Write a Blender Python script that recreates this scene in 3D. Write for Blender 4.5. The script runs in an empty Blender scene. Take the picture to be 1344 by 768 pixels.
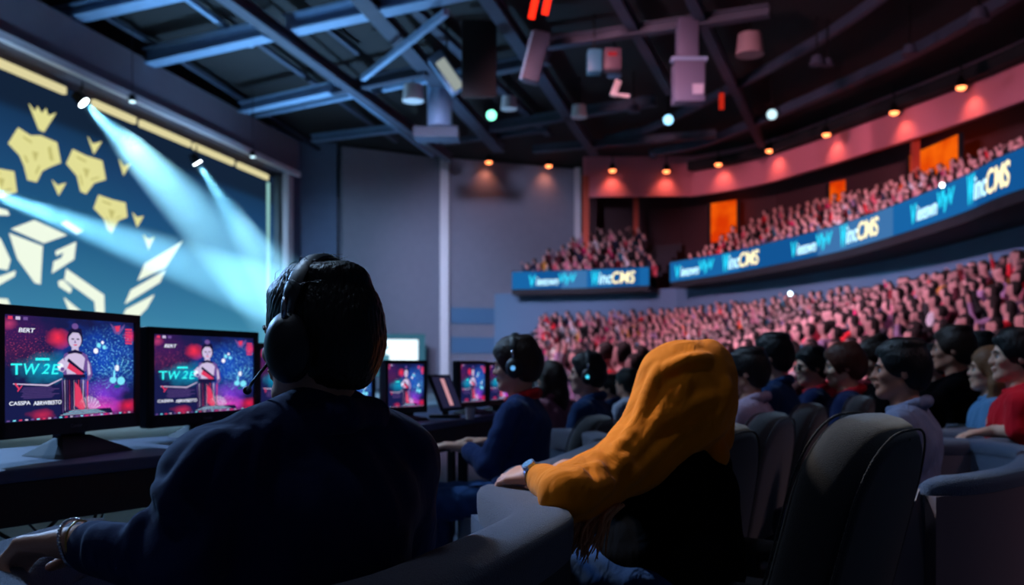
import bpy, bmesh, math, random
import numpy as np
from mathutils import Vector, Matrix
random.seed(7); rng = np.random.default_rng(7)
PI = math.pi
F, H = 1200.0, 1.1                      # focal length in pixels and camera height
C = bpy.context.scene.collection
SC = bpy.context.scene

def P(px, py, Y): return Vector(((px-672)/F*Y, Y, H-(py-480)/F*Y))
def PZ(px, py, Z):
    Y = (Z-H)*F/(480-py); return Vector(((px-672)/F*Y, Y, Z))
def rad(d): return d*PI/180

# ------------------------------------------------------------------ materials
MATS = {}
def srgb(c):
    f = lambda v: (v/255/12.92) if v/255 <= .04045 else ((v/255+.055)/1.055)**2.4
    return (f(c[0]), f(c[1]), f(c[2]), 1)
def mat(name, col, rough=.6, metal=0, bump=0, bscale=200, kind='noise', emit=0, var=0, spec=.5, sheen=0, sss=0):
    if name in MATS: return MATS[name]
    m = bpy.data.materials.new(name); m.use_nodes = True
    nt = m.node_tree; b = nt.nodes['Principled BSDF']
    c = srgb(col)
    b.inputs['Base Color'].default_value = c
    b.inputs['Roughness'].default_value = rough
    b.inputs['Metallic'].default_value = metal
    b.inputs['Specular IOR Level'].default_value = spec
    if sheen: b.inputs['Sheen Weight'].default_value = sheen
    if sss:
        b.inputs['Subsurface Weight'].default_value = sss; b.inputs['Subsurface Scale'].default_value = .01
        b.inputs['Subsurface Radius'].default_value = (1, .4, .2)
    if emit:
        b.inputs['Emission Color'].default_value = c; b.inputs['Emission Strength'].default_value = emit
    if bump or var:
        tc = nt.nodes.new('ShaderNodeTexCoord')
        if kind == 'weave':
            t = nt.nodes.new('ShaderNodeTexVoronoi'); t.inputs['Scale'].default_value = bscale; out = t.outputs['Distance']
        elif kind == 'brick':
            t = nt.nodes.new('ShaderNodeTexBrick'); t.inputs['Scale'].default_value = bscale; out = t.outputs['Fac']
        else:
            t = nt.nodes.new('ShaderNodeTexNoise'); t.inputs['Scale'].default_value = bscale; t.inputs['Detail'].default_value = 4; out = t.outputs['Fac']
        nt.links.new(tc.outputs['Object'], t.inputs['Vector'])
        if bump:
            bp = nt.nodes.new('ShaderNodeBump'); bp.inputs['Strength'].default_value = min(1, bump); bp.inputs['Distance'].default_value = .004 if bscale > 20 else .03
            nt.links.new(out, bp.inputs['Height']); nt.links.new(bp.outputs['Normal'], b.inputs['Normal'])
        if var:
            mx = nt.nodes.new('ShaderNodeMix'); mx.data_type = 'RGBA'
            n2 = nt.nodes.new('ShaderNodeTexNoise'); n2.inputs['Scale'].default_value = 3 if bscale < 20 else bscale/6
            nt.links.new(tc.outputs['Object'], n2.inputs['Vector'])
            nt.links.new(n2.outputs['Fac'], mx.inputs['Factor'])
            mx.inputs['A'].default_value = tuple(v*(1-var) for v in c[:3])+(1,)
            mx.inputs['B'].default_value = tuple(min(1, v*(1+var)) for v in c[:3])+(1,)
            nt.links.new(mx.outputs['Result'], b.inputs['Base Color'])
    MATS[name] = m; return m
def emis(name, col, strength):
    if name in MATS: return MATS[name]
    m = bpy.data.materials.new(name); m.use_nodes = True; nt = m.node_tree
    nt.nodes.remove(nt.nodes['Principled BSDF'])
    e = nt.nodes.new('ShaderNodeEmission'); e.inputs['Color'].default_value = srgb(col); e.inputs['Strength'].default_value = strength
    nt.links.new(e.outputs[0], nt.nodes['Material Output'].inputs['Surface'])
    MATS[name] = m; return m
def cloth(name, col, folds=.5, fs=14):
    """woven cloth with soft distorted folds as bump"""
    if name in MATS: return MATS[name]
    m = mat(name, col, .9, spec=.15, sheen=.06)
    nt = m.node_tree; b = nt.nodes['Principled BSDF']
    tc = nt.nodes.new('ShaderNodeTexCoord')
    w = nt.nodes.new('ShaderNodeTexNoise'); w.inputs['Scale'].default_value = fs; w.inputs['Detail'].default_value = 2; w.inputs['Distortion'].default_value = 1.2
    n = nt.nodes.new('ShaderNodeTexNoise'); n.inputs['Scale'].default_value = 420
    mp = nt.nodes.new('ShaderNodeMapping'); mp.inputs['Scale'].default_value = (1, 1, .45); mp.inputs['Rotation'].default_value = (.4, .5, .3)
    nt.links.new(tc.outputs['Object'], mp.inputs['Vector']); nt.links.new(mp.outputs[0], w.inputs['Vector'])
    nt.links.new(tc.outputs['Object'], n.inputs['Vector'])
    b1 = nt.nodes.new('ShaderNodeBump'); b1.inputs['Strength'].default_value = folds; b1.inputs['Distance'].default_value = .03
    b2 = nt.nodes.new('ShaderNodeBump'); b2.inputs['Strength'].default_value = .35; b2.inputs['Distance'].default_value = .0015
    nt.links.new(w.outputs['Fac'], b1.inputs['Height']); nt.links.new(n.outputs['Fac'], b2.inputs['Height'])
    nt.links.new(b1.outputs[0], b2.inputs['Normal']); nt.links.new(b2.outputs[0], b.inputs['Normal'])
    return m

# ------------------------------------------------------------------ object helpers
def tag(o, label=None, cat=None, group=None, kind=None):
    if label: o['label'] = label
    if cat: o['category'] = cat
    if group: o['group'] = group
    if kind: o['kind'] = kind
    return o
def empty(name, loc=(0, 0, 0), rz=0):
    o = bpy.data.objects.new(name, None); C.objects.link(o); o.location = loc; o.rotation_euler = (0, 0, rz); o.empty_display_size = .1
    return o
def link(name, me, m, parent=None, loc=None):
    o = bpy.data.objects.new(name, me); C.objects.link(o)
    if m is not None:
        for x in (m if isinstance(m, (list, tuple)) else [m]): me.materials.append(x)
    if parent is not None: o.parent = parent
    if loc is not None: o.location = loc
    return o
def frame(z, x=(1, 0, 0)):
    z = Vector(z).normalized(); x = Vector(x)
    if abs(z.dot(x.normalized())) > .98: x = Vector((0, 1, 0))
    y = z.cross(x).normalized(); x = y.cross(z)
    return Matrix((x, y, z)).transposed()
class MB:
    def __init__(s): s.bm = bmesh.new(); s.mi = 0
    def _fin(s, geom):
        for f in {f for v in geom for f in v.link_faces}: f.material_index = s.mi
    def box(s, c, size, rot=None, bev=0, seg=2):
        g = bmesh.ops.create_cube(s.bm, size=1)['verts']
        M = Matrix.Translation(Vector(c)) @ (rot.to_4x4() if rot is not None else Matrix.Identity(4)) @ Matrix.Diagonal(Vector(size)).to_4x4()
        bmesh.ops.transform(s.bm, matrix=M, verts=g)
        if bev:
            ed = list({e for v in g for e in v.link_edges})
            r = bmesh.ops.bevel(s.bm, geom=ed, offset=bev, segments=seg, affect='EDGES', profile=.5)
            g = list({v for f in r['faces'] for v in f.verts} | {v for v in g if v.is_valid})
        s._fin(g); return s
    def beam(s, a, b, w, h, bev=0):
        a, b = Vector(a), Vector(b); d = b-a
        z = d.normalized(); up = Vector((0, 0, 1)); x = z.cross(up)
        if x.length < 1e-3: x = Vector((1, 0, 0))
        x.normalize(); y = z.cross(x)
        R = Matrix((x, y, z)).transposed()
        return s.box((a+b)/2, (w, h, d.length), R, bev)
    def cyl(s, a, b, r, r2=None, n=20, caps=True):
        a, b = Vector(a), Vector(b); d = b-a
        g = bmesh.ops.create_cone(s.bm, cap_ends=caps, segments=n, radius1=r, radius2=r if r2 is None else r2, depth=d.length)['verts']
        M = Matrix.Translation((a+b)/2) @ frame(d).to_4x4()
        bmesh.ops.transform(s.bm, matrix=M, verts=g); s._fin(g); return s
    def ball(s, c, r, n=16, sc=(1, 1, 1), rot=None):
        g = bmesh.ops.create_uvsphere(s.bm, u_segments=n, v_segments=max(6, n//2+2), radius=r)['verts']
        M = Matrix.Translation(Vector(c)) @ (rot.to_4x4() if rot is not None else Matrix.Identity(4)) @ Matrix.Diagonal(Vector(sc)).to_4x4()
        bmesh.ops.transform(s.bm, matrix=M, verts=g); s._fin(g); return s
    def tube(s, pts, r, n=8, closed=False):
        pts = [Vector(p) for p in pts]; N = len(pts); rings = []
        ref = None
        for i, p in enumerate(pts):
            a = pts[(i-1) % N] if (closed or i > 0) else p
            b = pts[(i+1) % N] if (closed or i < N-1) else p
            t = (b-a).normalized()
            if ref is None: ref = Vector((0, 0, 1)) if abs(t.z) < .9 else Vector((1, 0, 0))
            x = (ref-t*ref.dot(t)).normalized(); y = t.cross(x); ref = x
            rr = r[i] if isinstance(r, (list, tuple)) else r
            rings.append([s.bm.verts.new(p+(x*math.cos(2*PI*k/n)+y*math.sin(2*PI*k/n))*rr) for k in range(n)])
        for i in range(N if closed else N-1):
            A, B = rings[i], rings[(i+1) % N]
            for k in range(n):
                f = s.bm.faces.new((A[k], A[(k+1) % n], B[(k+1) % n], B[k])); f.material_index = s.mi
        if not closed:
            for R, rev in ((rings[0], True), (rings[-1], False)):
                f = s.bm.faces.new(R[::-1] if rev else R); f.material_index = s.mi
        return s
    def sweep(s, path, section, closed_section=True, caps=True, up=(0, 0, 1)):
        """path: points; section(i,t)->list of (n, z): offsets along horizontal normal and up"""
        path = [Vector(p) for p in path]; N = len(path); rings = []; up = Vector(up)
        for i, p in enumerate(path):
            a = path[max(0, i-1)]; b = path[min(N-1, i+1)]
            t = (b-a).normalized(); nrm = t.cross(up).normalized()
            rings.append([s.bm.verts.new(p+nrm*u+up*v) for u, v in section(i, i/(N-1))])
        n = len(rings[0])
        for i in range(N-1):
            A, B = rings[i], rings[i+1]
            for k in range(n if closed_section else n-1):
                f = s.bm.faces.new((A[k], A[(k+1) % n], B[(k+1) % n], B[k])); f.material_index = s.mi
        if caps and closed_section:
            for R in (rings[0], rings[-1][::-1]):
                f = s.bm.faces.new(R); f.material_index = s.mi
        return s
    def poly(s, pts):
        f = s.bm.faces.new([s.bm.verts.new(Vector(p)) for p in pts]); f.material_index = s.mi; return s
    def prism(s, pts, n, thick):
        n = Vector(n).normalized()*thick
        A = [s.bm.verts.new(Vector(p)) for p in pts]; B = [s.bm.verts.new(Vector(p)+n) for p in pts]
        L = len(A)
        for f in [s.bm.faces.new(A[::-1]), s.bm.faces.new(B)]+[s.bm.faces.new((A[k], A[(k+1) % L], B[(k+1) % L], B[k])) for k in range(L)]:
            f.material_index = s.mi
        return s
    def build(s, name, m, parent=None, loc=None, smooth=False, auto=None):
        bmesh.ops.recalc_face_normals(s.bm, faces=s.bm.faces)
        me = bpy.data.meshes.new(name)
        if smooth or auto:
            for f in s.bm.faces: f.smooth = True
        if auto:
            for e in s.bm.edges:
                if len(e.link_faces) == 2 and e.calc_face_angle(0) > rad(auto): e.smooth = False
        s.bm.to_mesh(me); s.bm.free()
        return link(name, me, m, parent, loc)
def struct(o): o['kind'] = 'structure'; return o
def copy_tree(o, parent=None):
    c = o.copy(); C.objects.link(c)
    if parent is not None: c.parent = parent
    for ch in [x for x in bpy.data.objects if x.parent == o]: copy_tree(ch, c)
    return c
def catmull(pts, n):
    pts = [Vector(p) for p in pts]; Q = [2*pts[0]-pts[1]]+pts+[2*pts[-1]-pts[-2]]; out = []
    for i in range(1, len(Q)-2):
        for k in range(n):
            t = k/n; a, b, c, d = Q[i-1], Q[i], Q[i+1], Q[i+2]
            out.append(.5*((2*b)+(c-a)*t+(2*a-5*b+4*c-d)*t*t+(3*b-a-3*c+d)*t**3))
    out.append(pts[-1]); return out
def np_mesh(name, V, Q, mi=None, smooth=True):
    me = bpy.data.meshes.new(name); V = np.asarray(V, np.float32); Q = np.asarray(Q, np.int32)
    me.vertices.add(len(V)); me.vertices.foreach_set('co', V.ravel())
    n = Q.shape[1]
    me.loops.add(Q.size); me.loops.foreach_set('vertex_index', Q.ravel())
    me.polygons.add(len(Q)); me.polygons.foreach_set('loop_start', np.arange(0, Q.size, n, dtype=np.int32))
    me.polygons.foreach_set('loop_total', np.full(len(Q), n, np.int32))
    if mi is not None: me.polygons.foreach_set('material_index', np.asarray(mi, np.int32))
    if smooth: me.polygons.foreach_set('use_smooth', np.ones(len(Q), bool))
    me.update(calc_edges=True); return me

# ------------------------------------------------------------------ distance-field modelling (one smooth surface per body)
class SDF:
    def __init__(s): s.ops = []
    def cap(s, a, b, ra, rb=None, k=.02, sub=False):
        s.ops.append(('c', np.array(a, float), np.array(b, float), ra, ra if rb is None else rb, k, sub)); return s
    def chain(s, pts, rs, k=.02):
        for i in range(len(pts)-1): s.cap(pts[i], pts[i+1], rs[i], rs[i+1], k)
        return s
    def ell(s, c, r, R=None, k=.02, sub=False):
        s.ops.append(('e', np.array(c, float), np.array(r, float), np.eye(3) if R is None else np.array(R, float), None, k, sub)); return s
    def plane(s, p, n, k=.01):
        """cut away everything on the side n points to"""
        s.ops.append(('p', np.array(p, float), np.array(n, float)/np.linalg.norm(n), None, None, k, True)); return s
    def dist(s, p):
        D = .2
        for o in s.ops:
            k = o[5]
            if o[0] == 'c':
                A, d = o[1], o[2]-o[1]; L = max(1e-9, d.dot(d)); t = min(1, max(0, (p-A).dot(d)/L)); v = np.linalg.norm(p-A-t*d)-(o[3]+(o[4]-o[3])*t)
            elif o[0] == 'e':
                q = (o[3].T@(p-o[1]))/o[2]; k0 = np.linalg.norm(q)+1e-9; v = k0*(k0-1)/(np.linalg.norm(q/o[2])+1e-9)
            else: v = -(p-o[1]).dot(o[2])
            if o[6]: h = min(1, max(0, .5-.5*(D+v)/k)); D = D*(1-h)-v*h+k*h*(1-h)
            else: h = min(1, max(0, .5+.5*(D-v)/k)); D = D*(1-h)+v*h-k*h*(1-h)
        return D
    def surf(s, px, py, y0=1.0, y1=3.2, d=0.0):
        """where the line of sight through a pixel of the photograph meets the modelled surface"""
        y = y0; best = (9, y0)
        for _ in range(120):
            v = s.dist(np.array(P(px, py, y)))
            if v < best[0]: best = (v, y)
            if v < .002: break
            y += max(.004, v*.7)
            if y > y1: y = best[1]; break
        return np.array(P(px, py, y+d))
    def folds(s, paths, r=.006, k=.02, **kw):
        P3 = [[s.surf(x, y, **kw) for x, y in pts] for pts in paths]
        for i, pts in enumerate(P3):
            rr = r[i] if isinstance(r, (list, tuple)) else r
            s.chain([np.array(q) for q in catmull(pts, 3)], [rr*.35]+[rr]*(len(pts)*3-4)+[rr*.35], k)
    def mesh(s, res, smooth=1, disp=None):
        lo = np.full(3, 1e9); hi = -lo
        for o in s.ops:
            if o[6]: continue
            if o[0] == 'c':
                r = max(o[3], o[4]); lo = np.minimum(lo, np.minimum(o[1], o[2])-r); hi = np.maximum(hi, np.maximum(o[1], o[2])+r)
            else:
                ex = np.sqrt(((o[3]*o[2])**2).sum(1)); lo = np.minimum(lo, o[1]-ex); hi = np.maximum(hi, o[1]+ex)
        lo -= .03+2*res; hi += .03+2*res
        n = np.ceil((hi-lo)/res).astype(int)+1
        D = np.full(n, .2, np.float32)
        ax = [lo[i]+res*np.arange(n[i]) for i in range(3)]
        for o in s.ops:
            k = o[5]; m = k+2.5*res
            if o[0] == 'c': r = max(o[3], o[4]); a = np.minimum(o[1], o[2])-r-m; b = np.maximum(o[1], o[2])+r+m
            elif o[0] == 'e': ex = np.sqrt(((o[3]*o[2])**2).sum(1)); a = o[1]-ex-m; b = o[1]+ex+m
            else: a, b = lo, hi
            i0 = np.clip(np.floor((a-lo)/res).astype(int), 0, n); i1 = np.clip(np.ceil((b-lo)/res).astype(int)+1, 0, n)
            if (i1 <= i0).any(): continue
            X = ax[0][i0[0]:i1[0], None, None]; Y = ax[1][None, i0[1]:i1[1], None]; Z = ax[2][None, None, i0[2]:i1[2]]
            if o[0] == 'c':
                A, d = o[1], o[2]-o[1]; L = max(1e-9, (d*d).sum())
                t = np.clip(((X-A[0])*d[0]+(Y-A[1])*d[1]+(Z-A[2])*d[2])/L, 0, 1)
                v = np.sqrt((X-A[0]-t*d[0])**2+(Y-A[1]-t*d[1])**2+(Z-A[2]-t*d[2])**2)-(o[3]+(o[4]-o[3])*t)
            elif o[0] == 'e':
                c, r, R = o[1], o[2], o[3]
                x, y, z = X-c[0], Y-c[1], Z-c[2]
                q = [(R[0, i]*x+R[1, i]*y+R[2, i]*z)/r[i] for i in range(3)]
                k0 = np.sqrt(q[0]**2+q[1]**2+q[2]**2)+1e-9
                k1 = np.sqrt((q[0]/r[0])**2+(q[1]/r[1])**2+(q[2]/r[2])**2)+1e-9
                v = k0*(k0-1)/k1
            else:
                c, nn = o[1], o[2]; v = -((X-c[0])*nn[0]+(Y-c[1])*nn[1]+(Z-c[2])*nn[2])
            S = D[i0[0]:i1[0], i0[1]:i1[1], i0[2]:i1[2]]
            v = np.broadcast_to(v, S.shape)
            if o[6]:
                h = np.clip(.5-.5*(S+v)/k, 0, 1); D[i0[0]:i1[0], i0[1]:i1[1], i0[2]:i1[2]] = S*(1-h)-v*h+k*h*(1-h)
            else:
                h = np.clip(.5+.5*(S-v)/k, 0, 1); D[i0[0]:i1[0], i0[1]:i1[1], i0[2]:i1[2]] = S*(1-h)+v*h-k*h*(1-h)
        D[0], D[-1], D[:, 0], D[:, -1], D[:, :, 0], D[:, :, -1] = (.2,)*6
        V, Q = surface_nets(D)
        V = V*res+lo
        if smooth: V = relax(V, Q, smooth)
        if disp is not None: V = V+vnormals(V, Q)*disp(V)[:, None]
        return V, Q
def surface_nets(D):
    ins = D < 0; n = D.shape
    cnt = np.zeros(tuple(x-1 for x in n), np.uint8)
    for dx in (0, 1):
        for dy in (0, 1):
            for dz in (0, 1): cnt += ins[dx:n[0]-1+dx, dy:n[1]-1+dy, dz:n[2]-1+dz]
    cells = np.argwhere((cnt > 0) & (cnt < 8))
    idx = np.full(cnt.shape, -1, np.int32); idx[cells[:, 0], cells[:, 1], cells[:, 2]] = np.arange(len(cells))
    acc = np.zeros((len(cells), 3)); c = np.zeros(len(cells))
    cor = [(0, 0, 0), (1, 0, 0), (0, 1, 0), (1, 1, 0), (0, 0, 1), (1, 0, 1), (0, 1, 1), (1, 1, 1)]
    val = [D[cells[:, 0]+a, cells[:, 1]+b, cells[:, 2]+d] for a, b, d in cor]
    for i in range(8):
        for j in range(i+1, 8):
            df = np.array(cor[j])-np.array(cor[i])
            if abs(df).sum() != 1: continue
            m = (val[i] < 0) != (val[j] < 0)
            t = val[i]/(val[i]-val[j]+1e-12)
            acc[m] += np.array(cor[i])+t[m, None]*df; c[m] += 1
    V = cells+acc/c[:, None]
    quads = []
    for ax in range(3):
        u, w = (ax+1) % 3, (ax+2) % 3
        A = np.take(ins, range(0, n[ax]-1), ax); B = np.take(ins, range(1, n[ax]), ax)
        e = np.argwhere(A != B)
        e = e[(e[:, u] > 0) & (e[:, w] > 0) & (e[:, u] < n[u]-1) & (e[:, w] < n[w]-1)]
        fl = A[e[:, 0], e[:, 1], e[:, 2]]
        def g(du, dw):
            q = e.copy(); q[:, u] -= du; q[:, w] -= dw; return idx[q[:, 0], q[:, 1], q[:, 2]]
        q = np.stack([g(1, 1), g(0, 1), g(0, 0), g(1, 0)], 1)
        q[~fl] = q[~fl][:, ::-1]
        quads.append(q)
    return V, np.concatenate(quads)
def relax(V, Q, it=1, lam=.5):
    E = np.concatenate([Q[:, [0, 1]], Q[:, [1, 2]], Q[:, [2, 3]], Q[:, [3, 0]]])
    for _ in range(it):
        for l in (lam, -lam*.98 if it > 1 else 0):
            if not l: continue
            s = np.zeros_like(V); c = np.bincount(E.ravel(), minlength=len(V)).astype(float)
            for i in range(3):
                s[:, i] = np.bincount(E[:, 0], V[E[:, 1], i], len(V))+np.bincount(E[:, 1], V[E[:, 0], i], len(V))
            V = V+l*(s/np.maximum(c, 1)[:, None]-V)
    return V
def vnormals(V, Q):
    fn = np.cross(V[Q[:, 2]]-V[Q[:, 0]], V[Q[:, 3]]-V[Q[:, 1]]); N = np.zeros_like(V)
    for k in range(4):
        for i in range(3): N[:, i] += np.bincount(Q[:, k], fn[:, i], len(V))
    return N/(np.linalg.norm(N, axis=1)[:, None]+1e-12)
def sdf_obj(name, s, res, m, parent=None, origin=(0, 0, 0), smooth=1, disp=None):
    V, Q = s.mesh(res, smooth, disp)
    return link(name, np_mesh(name, V-np.array(origin), Q), m, parent)
# ================================================================== ARENA SHELL
M_wall = mat('painted_wall', (120, 122, 140), .85, bump=.2, bscale=6, var=.08)
M_wallblue = mat('recess_wall', (80, 95, 125), .85, bump=.2, bscale=6, var=.08)
M_bulk = mat('bulkhead_paint', (92, 88, 104), .85, bump=.15, bscale=5, var=.06)
M_trim = mat('pale_trim', (200, 195, 205), .5)
M_ceil = mat('black_ceiling', (14, 17, 24), .9)
M_steel = mat('painted_steel', (120, 150, 185), .55, metal=.1, var=.15, bscale=8)
M_steel_d = mat('dark_steel', (50, 60, 80), .6, metal=.1, var=.2, bscale=8)
M_black = mat('black_plastic', (12, 13, 16), .4)
M_blackm = mat('black_metal', (18, 19, 23), .35, metal=.5)
M_floor = mat('grey_floor', (70, 84, 104), .5, bump=.3, bscale=4, var=.2)
M_stagefl = mat('pale_stage_floor', (200, 215, 225), .35, var=.05, bscale=3)
M_conc = mat('stand_concrete', (40, 38, 48), .9, var=.2, bscale=8)
M_fascia = mat('fascia_paint', (215, 130, 150), .7)
M_soffit = mat('soffit_dark', (22, 25, 34), .8)
M_lower = mat('lower_wall_paint', (80, 112, 142), .8)
M_blueb = mat('blue_wall_band', (72, 112, 150), .7)

A_s = Vector((-9.97, 39, 0)); D_s = Vector((.21, .978, 0)).normalized(); N_s = Vector((.978, -.21, 0)).normalized()
def on_plane(px, py, A=A_s, d=D_s, push=0, n=N_s):
    m = (px-672)/F
    t = (m*(A.y+n.y*push)-(A.x+n.x*push))/(d.x-m*d.y)
    X, Y = A.x+n.x*push+t*d.x, A.y+n.y*push+t*d.y
    return Vector((X, Y, H-(py-480)/F*Y))
def ws(t, z, push=0):   # point on the screen wall: metres along from its far corner
    return Vector((A_s.x-D_s.x*t+N_s.x*push, A_s.y-D_s.y*t+N_s.y*push, z))
ZC = 11.4
# floor and ceiling
MB().box((4, 22, -.1), (60, 64, .2)).build('floor', M_floor)['kind'] = 'structure'
MB().box((4, 26, ZC+.15), (64, 60, .3)).build('ceiling', M_ceil)['kind'] = 'structure'
# stage floor in front of the screen
b = MB(); b.prism([ws(.2, .02, .15), ws(30, .02, .15), ws(30, .02, 5.6), ws(.2, .02, 4.2)], (0, 0, 1), .12)
struct(b.build('stage_floor', M_stagefl))
# screen wall: bulkhead above, strip beside, skirt below
T0, T1, ZT = .66, 34, 8.98
b = MB()
b.prism([ws(0, 10.6), ws(T1, 10.6), ws(T1, 0), ws(0, 0)], N_s, -.5)
b.prism([ws(0, 10.6), ws(T1, 10.6), ws(T1, ZT+.28), ws(0, ZT+.28)], N_s, .9)
struct(b.build('wall_left', M_bulk))
b = MB(); b.beam(ws(0, ZT+.22, .95), ws(T1, ZT+.22, .95), .18, .2); b.beam(ws(.12, 0, .5), ws(.12, ZT+.2, .5), .25, .9)
struct(b.build('trim_1', M_trim))
# back walls
BW = [(-9.97, 39.2), (-9.6, 41.5), (-7.8, 42.2), (-7.75, 43.4)]
b = MB()
def wall(b, a, c, z0, z1, th=.3):
    a, c = Vector((a[0], a[1], 0)), Vector((c[0], c[1], 0)); t = (c-a).normalized(); n = Vector((-t.y, t.x, 0))
    b.prism([a+Vector((0, 0, z0)), c+Vector((0, 0, z0)), c+Vector((0, 0, z1)), a+Vector((0, 0, z1))], n, th)
wall(b, (-10.3, 39.2), (-9.7, 42), 0, ZC); wall(b, (-9.7, 42), (-8.1, 42.3), 0, ZC)
wall(b, (-8.1, 42.9), (-7.75, 43), 0, ZC)
struct(b.build('wall_recess', M_wallblue))
b = MB(); wall(b, (-7.82, 42.2), (-3.52, 44.7), 0, 11.25)
struct(b.build('wall_back', M_wall))
b = MB(); b.box((-3.28, 44.55, 5.6), (.42, .5, 11.2))
struct(b.build('trim_2', M_trim))
b = MB(); wall(b, (-3.05, 44.7), (3.26, 47.2), 0, 11.25)
struct(b.build('wall_centre', M_wall))
b = MB(); b.box((3.36, 47.0, 5.6), (.3, .5, 11.3))
struct(b.build('trim_3', M_trim))
t_ = Vector((6.31, 2.5, 0)).normalized(); n_ = Vector((t_.y, -t_.x, 0))
b = MB()  # stripes of blue light on the centre wall, put into colour
for z0, z1 in ((3.15, 3.95), (1.7, 2.5)):
    a = Vector((-3.0, 44.7, 0))+n_*.02; e = Vector((3.2, 47.15, 0))+n_*.02
    b.prism([a+Vector((0, 0, z0)), e+Vector((0, 0, z0)), e+Vector((0, 0, z1)), a+Vector((0, 0, z1))], n_, .05)
struct(b.build('trim_4', M_blueb))

# ------------------------------------------------------------------ bowl curves
RL = catmull([(0, 42, 0), (3, 41.25, 0), (5.98, 39.9, 0)], 8)
RR = catmull([(6.63, 38.2, 0), (8.1, 35.1, 0), (9.18, 31.5, 0), (10.0, 28, 0), (10.28, 24.6, 0), (10.3, 21, 0), (10.1, 18, 0), (10.8, 13, 0), (12.2, 7.5, 0)], 6)
def offs(pts, d):
    out = []
    for i, p in enumerate(pts):
        t = (pts[min(i+1, len(pts)-1)]-pts[max(i-1, 0)]).normalized()
        out.append(p+Vector((t.y, -t.x, 0))*d)
    return out
def strip(b, pts, z0, z1, th):
    b.sweep([Vector((p.x, p.y, z0)) for p in pts], lambda i, t: [(0, 0), (th, 0), (th, z1-z0), (0, z1-z0)])
ALL = RL+RR
# lower wall, soffit slab, balcony floor steps, back wall
LW = offs([Vector((-1.2, 42.3, 0))]+ALL, -1.5)
b = MB(); strip(b, LW, 0, 4.55, -.2); struct(b.build('wall_lower', M_lower))
for nm, R in (('balcony_floor_left', RL), ('balcony_floor_right', RR)):
    b = MB(); a = offs(R, 0.0); c = offs(R, -7.4)
    b.sweep([Vector((p.x, p.y, 4.35)) for p in a], lambda i, t: [(0, 0), (0, .2), (-7.4 if nm.endswith('right') else -4.5, .2), (-7.4 if nm.endswith('right') else -4.5, 0)])
    struct(b.build('floor_balcony', M_soffit))
for nm, R in (('l', RL), ('r', RR)):
    b = MB()
    for j in range(7):
        o = offs(R, -(.45+.85*j))
        if nm == 'l' and j > 2: o = [p for p in o if p.x > 2.9+.0*j]
        b.sweep([Vector((p.x, p.y, 4.55)) for p in o], lambda i, t: [(0, 0), (0, .02+.42*j), (-.86, .02+.42*j), (-.86, 0)])
    struct(b.build('seating_tier_balcony', M_conc))
b = MB(); strip(b, [Vector((3.3, 49.3, 0)), Vector((9, 49, 0)), Vector((13, 45, 0)), Vector((16, 38, 0)), Vector((18.2, 30, 0)), Vector((18.8, 20, 0)), Vector((17, 10, 0))], 3.5, ZC, -.3)
struct(b.build('wall_balcony', mat('balcony_wall', (70, 42, 50), .8)))
# lower stand tiers
NROW = 9
b = MB()
for i in range(NROW):
    o = [p for p in offs(LW, .25+.85*i) if 672+F*p.x/p.y > 690]; z = 2.3-.26*i
    if z <= 0: continue
    b.sweep([Vector((p.x, p.y, 0)) for p in o], lambda q, t: [(0, .01), (0, z), (.86, z), (.86, .01)])
struct(b.build('seating_tier', M_conc))

# fascia
FA = [Vector(p) for p in ((3.5, 44.9, 0), (8.86, 44.7, 0))]
FB = catmull([(8.86, 44.7, 0), (11.4, 41.8, 0), (13.95, 35.3, 0), (16, 28.5, 0), (17.2, 20, 0)], 6)
b = MB(); strip(b, FA, 9.4, 10.55, -.25); strip(b, FB, 9.4, 10.55, -.25)
strip(b, offs(FA+FB[1:], -.2), 10.5, ZC, -.2)
struct(b.build('trim_5', M_fascia))
b = MB(); strip(b, offs(FB, .5), 10.58, 11.0, -.5); struct(b.build('trim_6', M_ceil))
MB().box((3.62, 44.9, 7.3), (.3, .3, 6.2)).build('column', mat('column_red', (200, 80, 60), .7))['kind'] = 'structure'
MB().box((6.3, 46.5, 7.3), (.25, .25, 6.2)).build('column', MATS['column_red'])['kind'] = 'structure'
MB().box((15.0, 34.0, 7.3), (.25, .25, 6.2)).build('column', MATS['column_red'])['kind'] = 'structure'
# orange lit window panels of the concourse, each with a frame
def orange_mat():
    m = bpy.data.materials.new('orange_lit_window'); m.use_nodes = True; nt = m.node_tree
    nt.nodes.remove(nt.nodes['Principled BSDF'])
    e = nt.nodes.new('ShaderNodeEmission'); tc = nt.nodes.new('ShaderNodeTexCoord'); no = nt.nodes.new('ShaderNodeTexNoise'); no.inputs['Scale'].default_value = .9
    r = nt.nodes.new('ShaderNodeValToRGB'); r.color_ramp.elements[0].position = .35; r.color_ramp.elements[1].position = .65
    r.color_ramp.elements[0].color = srgb((205, 52, 4)); r.color_ramp.elements[1].color = srgb((236, 96, 10))
    nt.links.new(tc.outputs['Object'], no.inputs['Vector']); nt.links.new(no.outputs['Fac'], r.inputs[0]); nt.links.new(r.outputs[0], e.inputs[0])
    e.inputs[1].default_value = 1.1
    nt.links.new(e.outputs[0], nt.nodes['Material Output'].inputs['Surface']); return m
M_or = orange_mat()
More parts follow.
